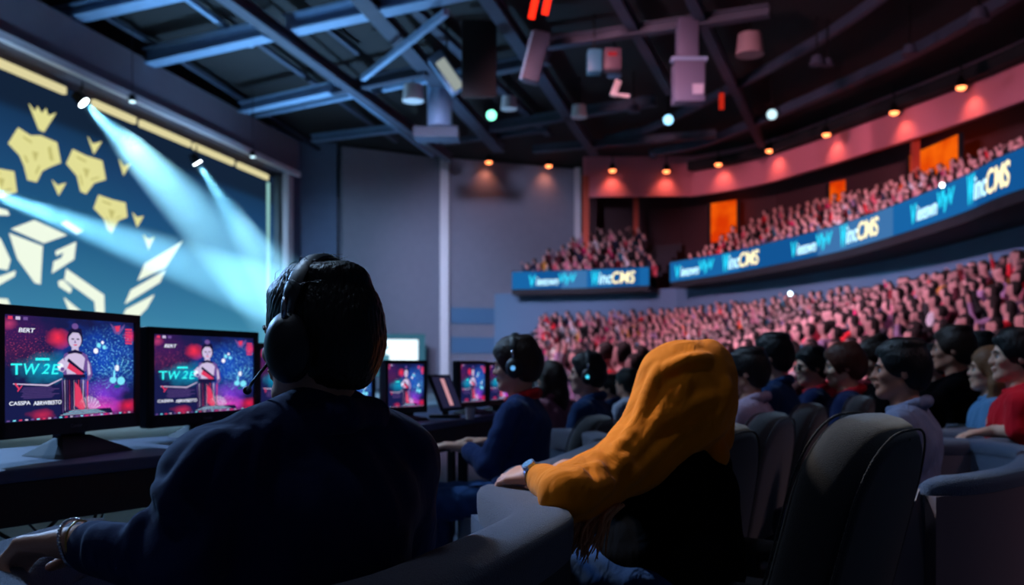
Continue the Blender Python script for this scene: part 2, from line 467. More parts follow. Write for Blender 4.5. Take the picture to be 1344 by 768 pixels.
for k, (x0, x1, yt, yb, Y0, Y1) in enumerate(((932, 970, 251, 290, 46.8, 45.6), (1088, 1127, 212, 258, 41.5, 40.2), (1195, 1264, 171, 232, 36.0, 32.5))):
    a, c = P(x0, yt, Y0), P(x1, yt, Y1); z1 = 9.38; z0 = 7.3-.2*k
    a.z = c.z = 0; t = (c-a).normalized(); n = Vector((t.y, -t.x, 0)); up = Vector((0, 0, 1))
    w = MB().prism([a+up*z0, c+up*z0, c+up*z1, a+up*z1], n, .06).build('window_%d' % (k+1), M_or); w['kind'] = 'structure'
    fb = MB()
    for p in (a, c): fb.beam(p+up*(z0-2)+n*.08, p+up*z1+n*.08, .14, .14)
    fb.beam(a+up*z0+n*.08, c+up*z0+n*.08, .12, .12); fb.build('window_frame', M_soffit, w)

# ------------------------------------------------------------------ LED ribbon boards
def ribbon_mat(nm, c, s=1.0): return emis(nm, c, s)
M_r1, M_r2, M_r3 = emis('ribbon_blue', (24, 100, 166), 1), emis('ribbon_pale_blue', (62, 116, 172), 1), emis('ribbon_deep_blue', (18, 84, 148), 1)
M_cy, M_wh, M_ye = emis('letters_cyan', (40, 215, 245), 1.3), emis('letters_white', (190, 240, 255), 1.5), emis('letters_yellow', (255, 240, 185), 1.5)
def curve_hit(pts, px):
    m = (px-672)/F
    for p, q in zip(pts, pts[1:]):
        a, c = p.x-m*p.y, q.x-m*q.y
        if a*c <= 0 and a != c: return p+(q-p)*(a/(a-c))
    return pts[-1]
def text_obj(s, m, parent, name='lettering', shear=.15):
    cu = bpy.data.curves.new(name, 'FONT'); cu.body = s; cu.align_x = 'LEFT'; cu.extrude = .01; cu.shear = shear; cu.offset = .012
    o = bpy.data.objects.new(name, cu); C.objects.link(o)
    dg = bpy.context.evaluated_depsgraph_get(); me = bpy.data.meshes.new_from_object(o.evaluated_get(dg))
    C.objects.unlink(o); bpy.data.objects.remove(o)
    V = np.empty(len(me.vertices)*3); me.vertices.foreach_get('co', V); V = V.reshape(-1, 3)
    V[:, :2] -= V[:, :2].min(0); V[:, 0] /= V[:, 0].max(); V[:, 1] /= V[:, 1].max()
    me.vertices.foreach_set('co', V.ravel().astype(np.float32)); me.materials.clear(); me.update()
    return link(name, me, m, parent)
def fit_text(o, origin, xdir, up, w, h, depth=1):
    x = Vector(xdir).normalized(); z = Vector(up).normalized(); n = x.cross(z)
    M = Matrix((x*w, z*h, n*depth)).transposed().to_4x4(); M.translation = Vector(origin); o.matrix_local = M
def ribbon(R, words, label):
    e = empty('led_ribbon_board', (R[0].x, R[0].y, 4.6)); tag(e, label, 'led board', 'led ribbon boards on the balcony front')
    org = e.location
    b = MB(); b.sweep([Vector((p.x, p.y, 4.56))-org for p in R], lambda i, t: [(0, 0), (0, .88), (-.28, .88), (-.28, 0)])
    b.build('housing', M_soffit, e)
    k = 0; n = max(3, len(R)//6)
    for i0 in range(0, len(R)-1, n):
        seg = R[i0:i0+n+1]
        if len(seg) < 2: continue
        b = MB(); b.sweep([Vector((p.x, p.y, 4.6))-org for p in seg], lambda i, t: [(.03, 0), (.03, .8), (0.0, .8), (0.0, 0)])
        b.build('led_panel', [M_r1, M_r3, M_r2, M_r1, M_r3, M_r1][k % 6], e); k += 1
    for x0, x1, kind in words:
        p, q = curve_hit(R, x0), curve_hit(R, x1); t = (q-p); n_ = Vector((t.y, -t.x, 0)).normalized()
        L = t.length; up = Vector((0, 0, 1))
        if kind == 0:
            parts = [('V', M_cy, 0, .14, .12, .5), ('ieeswn', M_wh, .15, .46, .15, .38), ('VlyV', M_cy, .62, .36, .14, .52)]
        else:
            parts = [('W', M_cy, 0, .18, .08, .66), ('inc', M_wh, .17, .3, .14, .5), ('CMS', M_ye, .47, .53, .14, .52)]
        for s, m, f0, fw, z0, hh in parts:
            o = text_obj(s, m, e)
            fit_text(o, p+t*f0+n_*.07+up*(4.6+z0)-org, t, up, L*fw, hh, .5)
ribbon(RL, [(695, 758, 0), (777, 834, 1)], 'short straight blue led ribbon board on the far left balcony front')
ribbon(RR, [(888, 940, 0), (951, 998, 1), (1041, 1096, 0), (1106, 1156, 1), (1199, 1258, 0), (1274, 1330, 1)], 'long curved blue led ribbon board sweeping along the right balcony front')

# ------------------------------------------------------------------ big screen
def screen_mat():
    m = bpy.data.materials.new('led_wall_picture'); m.use_nodes = True; nt = m.node_tree
    nt.nodes.remove(nt.nodes['Principled BSDF'])
    e = nt.nodes.new('ShaderNodeEmission'); tc = nt.nodes.new('ShaderNodeTexCoord'); sp = nt.nodes.new('ShaderNodeSeparateXYZ')
    nt.links.new(tc.outputs['Object'], sp.inputs[0])
    mr = nt.nodes.new('ShaderNodeMapRange'); mr.inputs['From Min'].default_value = 0; mr.inputs['From Max'].default_value = 9
    nt.links.new(sp.outputs['Z'], mr.inputs['Value'])
    r = nt.nodes.new('ShaderNodeValToRGB'); cr = r.color_ramp
    cr.elements[0].position = 0; cr.elements[0].color = srgb((120, 200, 220))
    cr.elements[1].position = .9; cr.elements[1].color = srgb((20, 36, 58))
    for p, c in ((.12, (88, 165, 192)), (.3, (60, 132, 168)), (.55, (34, 92, 136)), (.78, (28, 66, 108)), (.86, (24, 56, 92)), (.885, (20, 38, 62))):
        x = cr.elements.new(p); x.color = srgb(c)
    no = nt.nodes.new('ShaderNodeTexNoise'); no.inputs['Scale'].default_value = .25
    nt.links.new(tc.outputs['Object'], no.inputs['Vector'])
    mx = nt.nodes.new('ShaderNodeMix'); mx.data_type = 'RGBA'; mx.blend_type = 'MULTIPLY'; mx.inputs['Factor'].default_value = .5
    nt.links.new(mr.outputs[0], r.inputs[0]); nt.links.new(r.outputs[0], mx.inputs['A']); nt.links.new(no.outputs['Color'], mx.inputs['B'])
    g = nt.nodes.new('ShaderNodeMix'); g.data_type = 'RGBA'; g.inputs['Factor'].default_value = .25
    nt.links.new(r.outputs[0], g.inputs['A']); nt.links.new(mx.outputs['Result'], g.inputs['B'])
    nt.links.new(g.outputs['Result'], e.inputs[0]); e.inputs[1].default_value = 1.0
    nt.links.new(e.outputs[0], nt.nodes['Material Output'].inputs['Surface']); return m
scr = empty('led_screen', ws(0, 0)); so = scr.location
tag(scr, 'giant blue led screen with yellow and white emblems on the left wall', 'screen')
b = MB(); b.prism([p-so for p in (ws(T0, .35, .08), ws(T1-1, .35, .08), ws(T1-1, ZT, .08), ws(T0, ZT, .08))], N_s, .04); b.build('display', screen_mat(), scr)
b = MB(); b.beam(ws(T0-.12, .1, .25)-so, ws(T0-.12, ZT+.1, .25)-so, .22, .5); b.beam(ws(T0, .2, .2)-so, ws(T1-1, .2, .2)-so, .3, .3)
b.build('frame', mat('screen_frame', (90, 100, 110), .4, metal=.4), scr)
M_lb = emis('light_bar_warm', (222, 212, 160), 1.0); M_lbc = emis('light_bar_cyan', (150, 205, 200), .9)
for (xa, ya, xb, yb) in ((-40, 64, 85, 120), (122, 136, 177, 161), (184, 163, 249, 192), (254, 195, 306, 218), (312, 221, 351, 238)):
    p, q = on_plane(xa, ya, push=.35), on_plane(xb, yb, push=.35); p.z = q.z = 8.78
    MB().beam(p-so, q-so, .12, .2).build('light_bar', M_lb, scr)
p = on_plane(352, 300, push=.3); MB().beam(Vector((p.x, p.y, .4))-so, Vector((p.x, p.y, 8.6))-so, .1, .12).build('light_bar', M_lbc, scr)
ye = emis('emblem_yellow', (226, 222, 150), 1.0); ye2 = emis('emblem_shade', (200, 194, 118), .95); wh = emis('emblem_white', (236, 246, 226), 1.05)
g = MB()
def gp(pts, push=.14, dz=0, mi=0, th=.02):
    g.mi = mi; g.prism([on_plane(x, y, push=push)-so for x, y in pts], N_s, th)
c1 = lambda L: [(x/2.1325, y/2.1325+60) for x, y in L]
c5 = lambda L: [(x/2.56, y/2.56+120) for x, y in L]
star = c5([(60, 122), (100, 148), (135, 148), (190, 172), (203, 240), (165, 255), (140, 268), (122, 305), (92, 298), (80, 250), (65, 215), (27, 175)])
stars = [star, c1([(203, 290), (240, 308), (285, 322), (295, 375), (262, 385), (240, 415), (225, 408), (215, 365), (185, 330)]),
         c1([(275, 418), (310, 430), (350, 440), (355, 480), (330, 490), (312, 525), (300, 515), (290, 485), (262, 455)]),
         c1([(-40, 340), (0, 345), (38, 352), (46, 410), (0, 425), (-40, 420)])]
for st in stars:
    gp(st)
    cx = sum(p[0] for p in st)/len(st); cy = sum(p[1] for p in st)/len(st)
    n = len(st)
    # inner chevron facets
    for k in range(0, n, 3):
        a, b_ = st[k], st[(k+1) % n]
        gp([(cx+(a[0]-cx)*.72, cy+(a[1]-cy)*.72), (cx+(b_[0]-cx)*.72, cy+(b_[1]-cy)*.72), (cx+(b_[0]-cx)*.6, cy+(b_[1]-cy)*.6), (cx+(a[0]-cx)*.6, cy+(a[1]-cy)*.6)], .17, mi=1)
    gp([(cx-3, cy-6), (cx+5, cy-4), (cx+1, cy+7)], .17, mi=1)
gp(c1([(80, 163), (98, 185), (104, 170), (116, 190), (128, 176), (134, 196), (156, 188), (122, 242), (108, 235)]))
for V in ([(245, 255), (258, 275), (284, 268), (262, 303)], [(332, 318), (345, 337), (364, 330), (345, 363)], [(145, 376), (160, 391), (184, 384), (163, 419)],
          [(370, 467), (382, 480), (401, 477), (383, 508)], [(400, 529), (413, 541), (431, 536), (415, 571)]): gp(c1(V))
for V in ([(30, 513), (95, 488), (187, 530), (122, 553)], [(25, 525), (118, 561), (112, 668), (97, 664), (48, 596)],
          [(155, 575), (212, 549), (206, 598), (145, 637), (150, 604), (172, 594), (178, 578), (157, 588)],
          [(-30, 520), (0, 540), (28, 600), (20, 628), (-30, 620)], [(-30, 650), (0, 645), (42, 630), (40, 645), (0, 668), (-30, 680)], [(-30, 448), (0, 455), (20, 461), (25, 475), (-30, 474)],
          [(170, 497), (185, 489), (231, 518), (215, 528)], [(185, 625), (290, 698), (292, 790), (270, 775), (264, 716), (180, 655)],
          [(162, 660), (175, 655), (200, 680), (195, 693), (165, 674)], [(178, 705), (215, 735), (252, 765), (262, 800), (200, 760)],
          [(385, 657), (405, 610), (510, 547), (462, 622)], [(349, 723), (366, 684), (463, 628), (446, 663)], [(333, 778), (352, 738), (431, 697), (410, 735), (366, 780)],
          [(-30, 705), (20, 709), (30, 735), (-30, 740)]): gp(c1(V), mi=2)
g.build('screen_graphics', [ye, ye2, wh], scr)

# ------------------------------------------------------------------ lamps
def spot(loc, target, energy, col, angle, blend=.5, radius=.1):
    l = bpy.data.lights.new('spot_light_source', 'SPOT'); l.energy = energy; l.color = col; l.spot_size = rad(angle); l.spot_blend = blend; l.shadow_soft_size = radius
    o = bpy.data.objects.new('spot_light_source', l); C.objects.link(o); o.location = loc
    o.rotation_euler = (Vector(target)-Vector(loc)).to_track_quat('-Z', 'Y').to_euler(); return o
def moving_head(loc, target, label, col=(235, 250, 255), strength=12, size=1.0, grp=None, mount=.7, name='stage_light'):
    loc = Vector(loc); d = (Vector(target)-loc).normalized()
    e = empty(name, loc); tag(e, label, 'stage light', grp)
    s = size
    MB().cyl(-d*.28*s, d*.05*s, .13*s, .17*s, 20).build('housing', M_blackm, e, smooth=False)
    MB().cyl(d*.05*s, d*.07*s, .15*s, .15*s, 20).build('lens', emis('lens_%s_%s' % (col, strength), col, strength), e)
    side = d.cross(Vector((0, 0, 1))).normalized()
    b = MB(); b.tube([side*.2*s, side*.2*s+Vector((0, 0, .3*s)), -side*.2*s+Vector((0, 0, .3*s)), -side*.2*s], .02*s, 6)
    b.cyl((0, 0, .3*s), (0, 0, mount), .02*s); b.build('bracket', M_blackm, e)
    return e
def beam_cone(loc, target, half, length, density, name='light_beam', label=None):
    loc = Vector(loc); d = (Vector(target)-loc).normalized(); e = loc+d*length
    m = MATS.get('haze')
    if not m:
        m = bpy.data.materials.new('haze'); m.use_nodes = True; nt = m.node_tree; nt.nodes.remove(nt.nodes['Principled BSDF'])
        v = nt.nodes.new('ShaderNodeVolumeScatter'); v.inputs['Color'].default_value = (.5, .85, 1, 1); v.inputs['Density'].default_value = density
        v.inputs['Anisotropy'].default_value = .1
        nt.links.new(v.outputs[0], nt.nodes['Material Output'].inputs['Volume']); MATS['haze'] = m
    b = MB(); b.cyl(loc+d*.12, e, .14+.12*math.tan(rad(half)), length*math.tan(rad(half)), 40)
    o = b.build(name, m, smooth=False); o['kind'] = 'stuff'; tag(o, label, 'haze'); return o
BEAMS = [((108, 133), .8, (350, 372, 26.5), 9.5, 30000, 'hazy blue light beam falling from the middle lamp over the emblems'),
         ((258, 212), .8, (378, 395, 33), 9, 17000, 'hazy blue light beam from the lamp nearest the screen corner'),
         ((-60, 236), 1.2, (370, 392, 27), 6.0, 75000, 'long hazy blue light beam crossing the screen from its left edge')]
for (lx, ly), push, (tx, ty, tY), half, pw, lab in BEAMS:
    L = on_plane(lx, ly, push=push); T = P(tx, ty, tY)
    moving_head(L, T, {108: 'small bright stage lamp on the screen top edge above the emblems', 258: 'small bright stage lamp near the screen top right corner', -60: 'bright stage lamp past the left frame edge, source of the long beam'}[lx], mount=.55 if ly > 0 else 2)
    d = (T-L).normalized(); spot(L+d*.1, T, pw, (.35, .75, 1), half*2, .25, .08)
    # stop the cone at the floor
    ln = min((T-L).length*1.25, (L.z-.2)/max(.02, -d.z)*.95)
    beam_cone(L, T, half, ln, .05, label=lab)
BEAM_LABELS = True
# warm lamps along the fascia: lamp body, bulb and its own light
FC = FA+FB[1:]
wl = [(637, 213), (715, 218), (803, 224), (873, 225), (950, 216), (1022, 198), (1098, 177), (1188, 148), (1278, 115)]
where = ['above the left of the centre wall', 'above the right of the centre wall', 'at the left end of the pink fascia', 'just left of the fascia corner', 'above the left orange window',
         'between the left and middle orange windows', 'above the middle orange window', 'left of the right orange window', 'above the right orange window']
M_bulb = emis('warm_bulb', (255, 130, 75), 5)
for k, (x, y) in enumerate(wl):
    if k < 2:
        m = (x-672)/F; a = Vector((-3.05, 44.7, 0)); t = Vector((6.31, 2.5, 0)).normalized(); s_ = (m*a.y-a.x)/(t.x-m*t.y); p = a+t*s_; n = Vector((t.y, -t.x, 0))
    else:
        p = curve_hit(FC, x); i = min(range(len(FC)-1), key=lambda j: ((FC[j]+FC[j+1])/2-p).length); t = (FC[i+1]-FC[i]).normalized(); n = Vector((t.y, -t.x, 0))
    p = p+n*.5; z = H-(y-480)/F*p.y; p = Vector((p.x, p.y, z))
    e = empty('spot_lamp', p); tag(e, 'warm glowing spot lamp ' + where[k], 'spot lamp', 'warm lamps along the hall')
    b = MB(); b.cyl((0, 0, .02), (0, 0, .34), .2, .1, 16); b.build('lamp_body', M_blackm, e)
    b = MB(); b.cyl((0, 0, .2), (0, 0, min(2, ZC-z)), .03); b.build('rod', M_blackm, e)
    MB().ball((0, 0, 0), .16, 14, (1, 1, .6)).build('bulb', M_bulb, e, smooth=True)
    spot(p-Vector((0, 0, .15)), p-n*.5-Vector((0, 0, .9)), 60 if k > 1 else 60, (1, .3, .16), 105, 1, .12)

# ------------------------------------------------------------------ ceiling steel
def cbeam(x1, y1, x2, y2, Z, w, h, m, name='ceiling_beam'):
    a, c = PZ(x1, y1, Z), PZ(x2, y2, Z)
    b = MB()
    if h > .2:   # an I-section: web and two flanges
        dz = Vector((0, 0, h/2)); b.beam(a, c, w*.35, h); b.beam(a+dz, c+dz, w, .06); b.beam(a-dz, c-dz, w, .06)
    else: b.beam(a, c, w, h)
    struct(b.build(name, m))
for args in ((60, 26, 240, -14, 10.9, .5, .3, M_steel), (195, 76, 352, 40, 10.7, .5, .42, M_steel), (378, 34, 640, -24, 10.7, .5, .42, M_steel),
             (290, -12, 590, 208, 10.3, .36, .3, M_steel_d), (268, -24, 568, 205, 10.6, .12, .12, M_steel), (318, 142, 436, 116, 10.5, .4, .3, M_steel), (330, 152, 640, 88, 10.8, .22, .2, M_steel),
             (436, 118, 560, 92, 10.5, .3, .3, M_steel_d), (476, 103, 586, 16, 10.0, .16, .16, M_steel), (470, -10, 655, 196, 10.6, .5, .25, M_steel_d),
             (130, 16, 215, 66, 11.1, .16, .12, M_steel_d), (232, 76, 420, 196, 11.1, .16, .12, M_steel_d), (240, -6, 330, 60, 11.1, .16, .12, M_steel), (330, 50, 520, 186, 11.1, .2, .12, M_steel_d),
             (410, 182, 540, 166, 10.9, .3, .25, M_steel), (540, 8, 720, 176, 11.0, .3, .2, M_steel_d), (630, -20, 780, 200, 10.8, .4, .3, M_steel_d), (690, 62, 1010, 14, 10.8, .35, .25, M_steel_d),
             (600, 100, 720, 76, 10.7, .4, .3, M_steel_d), (640, 168, 860, 132, 10.8, .4, .3, M_steel_d), (700, 196, 940, 176, 10.8, .4, .25, M_steel_d), (800, -20, 880, 120, 10.9, .3, .25, M_steel_d),
             (900, -20, 1000, 190, 10.9, .3, .25, M_steel_d), (560, 190, 720, 170, 10.9, .3, .2, M_steel_d), (420, 30, 470, 70, 11.1, .15, .12, M_steel_d)):
    cbeam(*args)
# curved service rail in front of the fascia
rc = offs(FB, 3.2)
b = MB(); b.sweep([Vector((p.x, p.y, 10.75)) for p in rc], lambda i, t: [(0, 0), (.3, 0), (.3, .35), (0, .35)]); struct(b.build('ceiling_beam', M_steel_d))
rc = offs(FB, 6.5)
b = MB(); b.sweep([Vector((p.x, p.y, 10.9)) for p in rc], lambda i, t: [(0, 0), (.2, 0), (.2, .3), (0, .3)]); struct(b.build('ceiling_beam', M_steel_d))

M_white = mat('lamp_white', (205, 200, 205), .5)
def hang(x, y, Z):
    p = PZ(x, y, Z); return p
def fixture(name, label, cat, p, parts, drop=True):
    e = empty(name, p); tag(e, label, cat)
    for nm, mb, m in parts: mb.build(nm, m, e, auto=40)
    if drop: MB().cyl((0, 0, .1), (0, 0, max(.3, ZC-p.z)), .025, n=8).build('hanging_rod', M_blackm, e)
    return e
def dome(x, y, label, s=1, m=None):
    fixture('dome_lamp', label, 'ceiling lamp', hang(x, y, 10.2), [('shade', MB().cyl((0, 0, -.28*s), (0, 0, .25*s), .36*s, .3*s, 20), m or M_white)])
dome(542, 122, 'white dome lamp hanging left of the blue duct')
dome(668, 135, 'flat white dome lamp beside the green lamp', .8)
dome(760, 146, 'tilted white dome lamp below the pale blue box', .8)
dome(984, 58, 'white dome lamp alone on the dark right ceiling', 1.1, mat('lamp_mauve', (120, 104, 112), .6))
p = hang(577, 140, 9.9)
fixture('ventilation_duct', 'short vertical blue duct cylinder under the ceiling', 'duct', p, [('duct_pipe', MB().cyl((0, 0, -.7), (0, 0, 1.2), .42, .42, 24), M_steel), ('duct_base', MB().box((-.1, 0, -.95), (1.5, .9, .35)), M_steel_d)])
p = hang(586, 95, 9.9)
R_ = Matrix.Rotation(rad(-38), 3, 'Y')
fixture('floodlight', 'slanted pale floodlight hanging before the dark drape', 'ceiling lamp', p, [('housing', MB().box((0, .1, 0), (.5, .35, 1.3), Matrix.Rotation(rad(35), 3, 'Y').inverted(), .04), M_steel), ('lens', MB().box((.1, -.12, -.1), (.3, .1, 1.0), Matrix.Rotation(rad(35), 3, 'Y').inverted()), emis('flood_lens', (165, 175, 170), .8))])
p = hang(600, 55, 10.2); fixture('ceiling_drape', 'black drape panel hanging between beams behind the floodlight', 'drape', p+Vector((.6, .6, -.3)), [('drape_cloth', MB().box((0, 0, 0), (1.0, .25, 2.2), None, .03), M_ceil)], False)
p = hang(703, 76, 9.9)
fixture('hanging_speaker', 'slim hanging speaker with a pale blue edge under the red lights', 'speaker', p, [('cabinet', MB().box((0, 0, 0), (.5, .45, 1.45), Matrix.Rotation(rad(-14), 3, 'Y').inverted(), .04), M_steel_d), ('edge_strip', MB().box((-.27, -.2, .0), (.06, .1, 1.4), Matrix.Rotation(rad(-14), 3, 'Y').inverted()), mat('edge_blue', (120, 180, 210), .4))])
p = hang(708, 8, 10.2); M_red = emis('red_light', (255, 40, 20), 2.2)
fixture('red_light', 'bright red pair of light tubes at the top of the ceiling', 'light', p, [('light_tube', MB().box((-.14, 0, 0), (.16, .12, .62), Matrix.Rotation(rad(12), 3, 'Y')), M_red), ('light_tube', MB().box((.2, 0, .1), (.16, .12, .6), Matrix.Rotation(rad(12), 3, 'Y')), M_red)])
p = hang(947, 133, 10.2); fixture('red_light', 'small dim red light right of the grey speaker tower', 'light', p, [('light_tube', MB().box((0, 0, 0), (.16, .1, .55)), emis('red_dim', (200, 40, 25), .8))])
p = hang(780, 82, 10.0)
fixture('projector', 'pale blue and grey projector hanging near the ceiling middle', 'projector', p, [('body', MB().box((0, 0, 0), (.42, .5, .66), None, .04), mat('proj_blue', (50, 110, 135), .5)), ('lens_block', MB().box((.52, 0, .05), (.5, .5, .62), None, .04), mat('proj_grey', (80, 64, 78), .5)), ('lens', MB().box((.5, -.28, .16), (.26, .06, .1)), emis('proj_red', (170, 40, 50), .8))])
p = hang(808, 116, 10.0)
fixture('camera_unit', 'small white hanging camera below the projector', 'camera', p, [('body', MB().box((0, 0, 0), (.22, .3, .5), Matrix.Rotation(rad(20), 3, 'Y'), .03), M_white), ('arm', MB().beam((0, 0, -.2), (.45, 0, -.25), .1, .1), M_white)])
p = hang(903, 98, 9.3)
fixture('speaker_tower', 'large grey hanging speaker tower of two stacked cabinets', 'speaker', p, [('upper_cabinet', MB().box((-.03, 0, .98), (.58, .5, 1.1), None, .05), mat('spk', (84, 86, 112), .6)), ('lower_cabinet', MB().box((0, 0, -.25), (.86, .6, 1.15), None, .05), MATS['spk']),
   ('clamp', MB().box((0, -.1, .38), (1.0, .3, .1)), M_steel), ('control_panel', MB().box((.22, -.32, -.5), (.3, .05, .28)), mat('panel_grey', (150, 150, 170), .5))])
for (x, y, c, lab, st) in ((645, 151, (130, 255, 215), 'small green glowing stage lamp left of the flat white dome', 3), (877, 157, (150, 215, 255), 'small cyan stage lamp under the grey speaker tower', 2.5), (1013, 150, (190, 225, 235), 'small pale white stage lamp on the dark right ceiling', 1.6)):
    p = hang(x, y, 9.9); moving_head(p, (p.x*.5, 10, 1), lab, c, st, 1.15, mount=ZC-p.z)
for k, (x, y, s) in enumerate(((806, 95, .5), (832, 143, .5), (1072, 80, .5), (1086, 82, .4), (1194, 66, .5), (1285, 20, .6), (857, 205, .35))):
    p = hang(x, y, 10.1)
    fixture('dome_lamp', ['small unlit lamp beside the projector', 'small unlit lamp left of the cyan lamp', 'left lamp of a faint pair on the dark ceiling', 'right lamp of a faint pair on the dark ceiling', 'faint unlit lamp above the pink fascia', 'faint unlit lamp at the top right ceiling', 'faint lamp just above the fascia corner'][k], 'ceiling lamp', p, [('shade', MB().cyl((0, 0, -.25*s), (0, 0, .3*s), .45*s, .3*s, 14), M_steel_d if k else M_steel)])

# white-lit monitor display on the far wall, teal surround
wd = empty('wall_display', P(527, 480, 41.8)); wd.location.z = 0; o_ = wd.location
tag(wd, 'bright white display with a pale teal surround near the far wall', 'display')
a, c = P(503, 462, 41.5)-o_, P(549, 462, 42.0)-o_
def wq(x0, x1, z0, z1, push, th, nm, m):
    d = (c-a); A_ = a+d*x0; B_ = a+d*x1; n = Vector((d.y, -d.x, 0)).normalized()*push
    MB().prism([Vector((A_.x, A_.y, z0))+n, Vector((B_.x, B_.y, z0))+n, Vector((B_.x, B_.y, z1))+n, Vector((A_.x, A_.y, z1))+n], n.normalized(), th).build(nm, m, wd)
wq(-.25, 1.2, .6, 2.55, 0, .2, 'surround', emis('teal_panel', (60, 110, 135), .8)); wq(.03, .95, 1.15, 2.28, .25, .05, 'screen', emis('white_screen', (225, 245, 255), 1.6))
wq(-.02, .14, 1.1, 1.6, .32, .03, 'screen_figure', emis('fig_teal', (90, 160, 180), .8)); wq(.0, .1, 1.85, 2.0, .32, .03, 'screen_figure', MATS['fig_teal'])
wq(.4, .5, 0, .6, .1, .1, 'stand', M_black)
# white sound equipment behind desks
# ================================================================== PEOPLE
M_eye = mat('eye_white', (200, 200, 205), .3); M_iris = mat('eye_iris', (25, 18, 15), .2)
def skin(i=0):
    cs = [(205, 150, 125), (180, 120, 95), (225, 175, 150), (150, 100, 78), (205, 140, 115)]
    return mat('skin_%d' % i, cs[i], .55, sss=.08, bump=.15, bscale=300)
def hair_mat(nm, col):
    if nm in MATS: return MATS[nm]
    m = mat(nm, col, .45, spec=.4); nt = m.node_tree; b = nt.nodes['Principled BSDF']
    tc = nt.nodes.new('ShaderNodeTexCoord'); mp = nt.nodes.new('ShaderNodeMapping'); mp.inputs['Scale'].default_value = (160, 160, 14)
    n = nt.nodes.new('ShaderNodeTexNoise'); n.inputs['Scale'].default_value = 1; n.inputs['Detail'].default_value = 3
    bp = nt.nodes.new('ShaderNodeBump'); bp.inputs['Strength'].default_value = .8; bp.inputs['Distance'].default_value = .006
    nt.links.new(tc.outputs['Object'], mp.inputs['Vector']); nt.links.new(mp.outputs[0], n.inputs['Vector']); nt.links.new(n.outputs['Fac'], bp.inputs['Height']); nt.links.new(bp.outputs[0], b.inputs['Normal'])
    return m
H_black, H_brown, H_red, H_light, H_dark = hair_mat('hair_black', (14, 12, 14)), hair_mat('hair_brown', (48, 30, 22)), hair_mat('hair_auburn', (80, 38, 24)), hair_mat('hair_light_brown', (125, 85, 55)), hair_mat('hair_dark', (24, 18, 18))

# ---------------------------------------------------------------- the crowd
def crowd_kind(pose, long_hair):
    s = SDF(); k = .04
    s.ell((0, 0, .56), (.15, .19, .13), k=k); s.cap((0, 0, .6), (-.02, 0, .88), .15, .15, k); s.cap((-.02, -.14, .93), (-.02, .14, .93), .075, k=k)
    s.cap((-.02, 0, .95), (0, 0, 1.1), .055, .05, .03)
    s.ell((.01, 0, 1.17), (.1, .08, .125), k=.02)
    for q in (1, -1):
        s.cap((.02, .09*q, .53), (.42, .13*q, .52), .085, .065, k); s.cap((.42, .13*q, .5), (.4, .13*q, .08), .06, .045, k); s.cap((.38, .13*q, .05), (.55, .14*q, .04), .045, .035, .02)
        if pose == 0: s.chain([(-.02, .19*q, .93), (.03, .24*q, .68), (.27, .12*q, .64)], [.055, .045, .035], k)
        if pose == 1: s.chain([(-.02, .19*q, .95), (.12, .3*q, 1.08), (.14, .22*q, 1.34)], [.055, .045, .04], k)
        if pose == 2: s.chain([(-.02, .19*q, .93), (.13, .22*q, .75), (.24, .03*q, .95)], [.055, .045, .04], k)
        if pose == 3: s.chain([(-.02, .19*q, .94), (.1, .26*q, .9 if q > 0 else .7), (.2, .25*q, 1.3) if q > 0 else (.28, -.1, .65)], [.055, .045, .04], k)
    if long_hair: s.ell((-.045, 0, 1.08), (.075, .09, .17), k=.02)
    s.ell((-.015, 0, 1.2), (.105, .09, .11), k=.01)
    V, Q = s.mesh(.042, 0)
    V = V.astype(np.float32); fc = V[Q].mean(1)
    x, y, z = fc.T
    mi = np.zeros(len(Q), np.int32)                             # 0 shirt 1 skin 2 hair 3 trousers
    mi[z < .6] = 3; mi[(z < .6) & (x < .1) & (z > .5)] = 0
    mi[(z > 1.0) & (np.abs(y) < .15)] = 1
    hairy = (z > 1.0) & (np.abs(y) < .13) & ((x < -.01) & (z > 1.1) | (z > 1.235))
    if long_hair: hairy |= (z > .9) & (x < -.045) & (np.abs(y) < .12)
    mi[hairy] = 2
    hands = {0: (x > .2) & (z > .58) & (z < .75), 1: (z > 1.24) & (np.abs(y) > .15), 2: (x > .17) & (z > .82), 3: ((z > 1.2) & (y > .17)) | ((x > .2) & (z < .75) & (z > .58) & (y < 0))}[pose]
    mi[hands] = 1
    return V, Q, mi
KINDS_ = [crowd_kind(p, h) for p in range(4) for h in (False, True)]
def crowd_mat(nm, instanced, role):
    m = bpy.data.materials.new(nm); m.use_nodes = True; nt = m.node_tree; b = nt.nodes['Principled BSDF']; b.inputs['Roughness'].default_value = .8
    if instanced and role == 'shirt':
        n = nt.nodes.new('ShaderNodeObjectInfo'); nt.links.new(n.outputs['Color'], b.inputs['Base Color'])
    elif role == 'shirt':
        n = nt.nodes.new('ShaderNodeAttribute'); n.attribute_name = 'shirt'; nt.links.new(n.outputs['Color'], b.inputs['Base Color'])
    else: b.inputs['Base Color'].default_value = srgb(role)
    return m
CM = [crowd_mat('spectator_shirt', True, 'shirt'), crowd_mat('spectator_skin', True, (190, 142, 140)), crowd_mat('spectator_hair', True, (30, 20, 20)), crowd_mat('spectator_trousers', True, (26, 28, 42))]
CMs = [crowd_mat('crowd_shirt', False, 'shirt')]+CM[1:]
KM = []
for V, Q, mi in KINDS_:
    me = np_mesh('spectator', V, Q, mi)
    for x in CM: me.materials.append(x)
    KM.append(me)
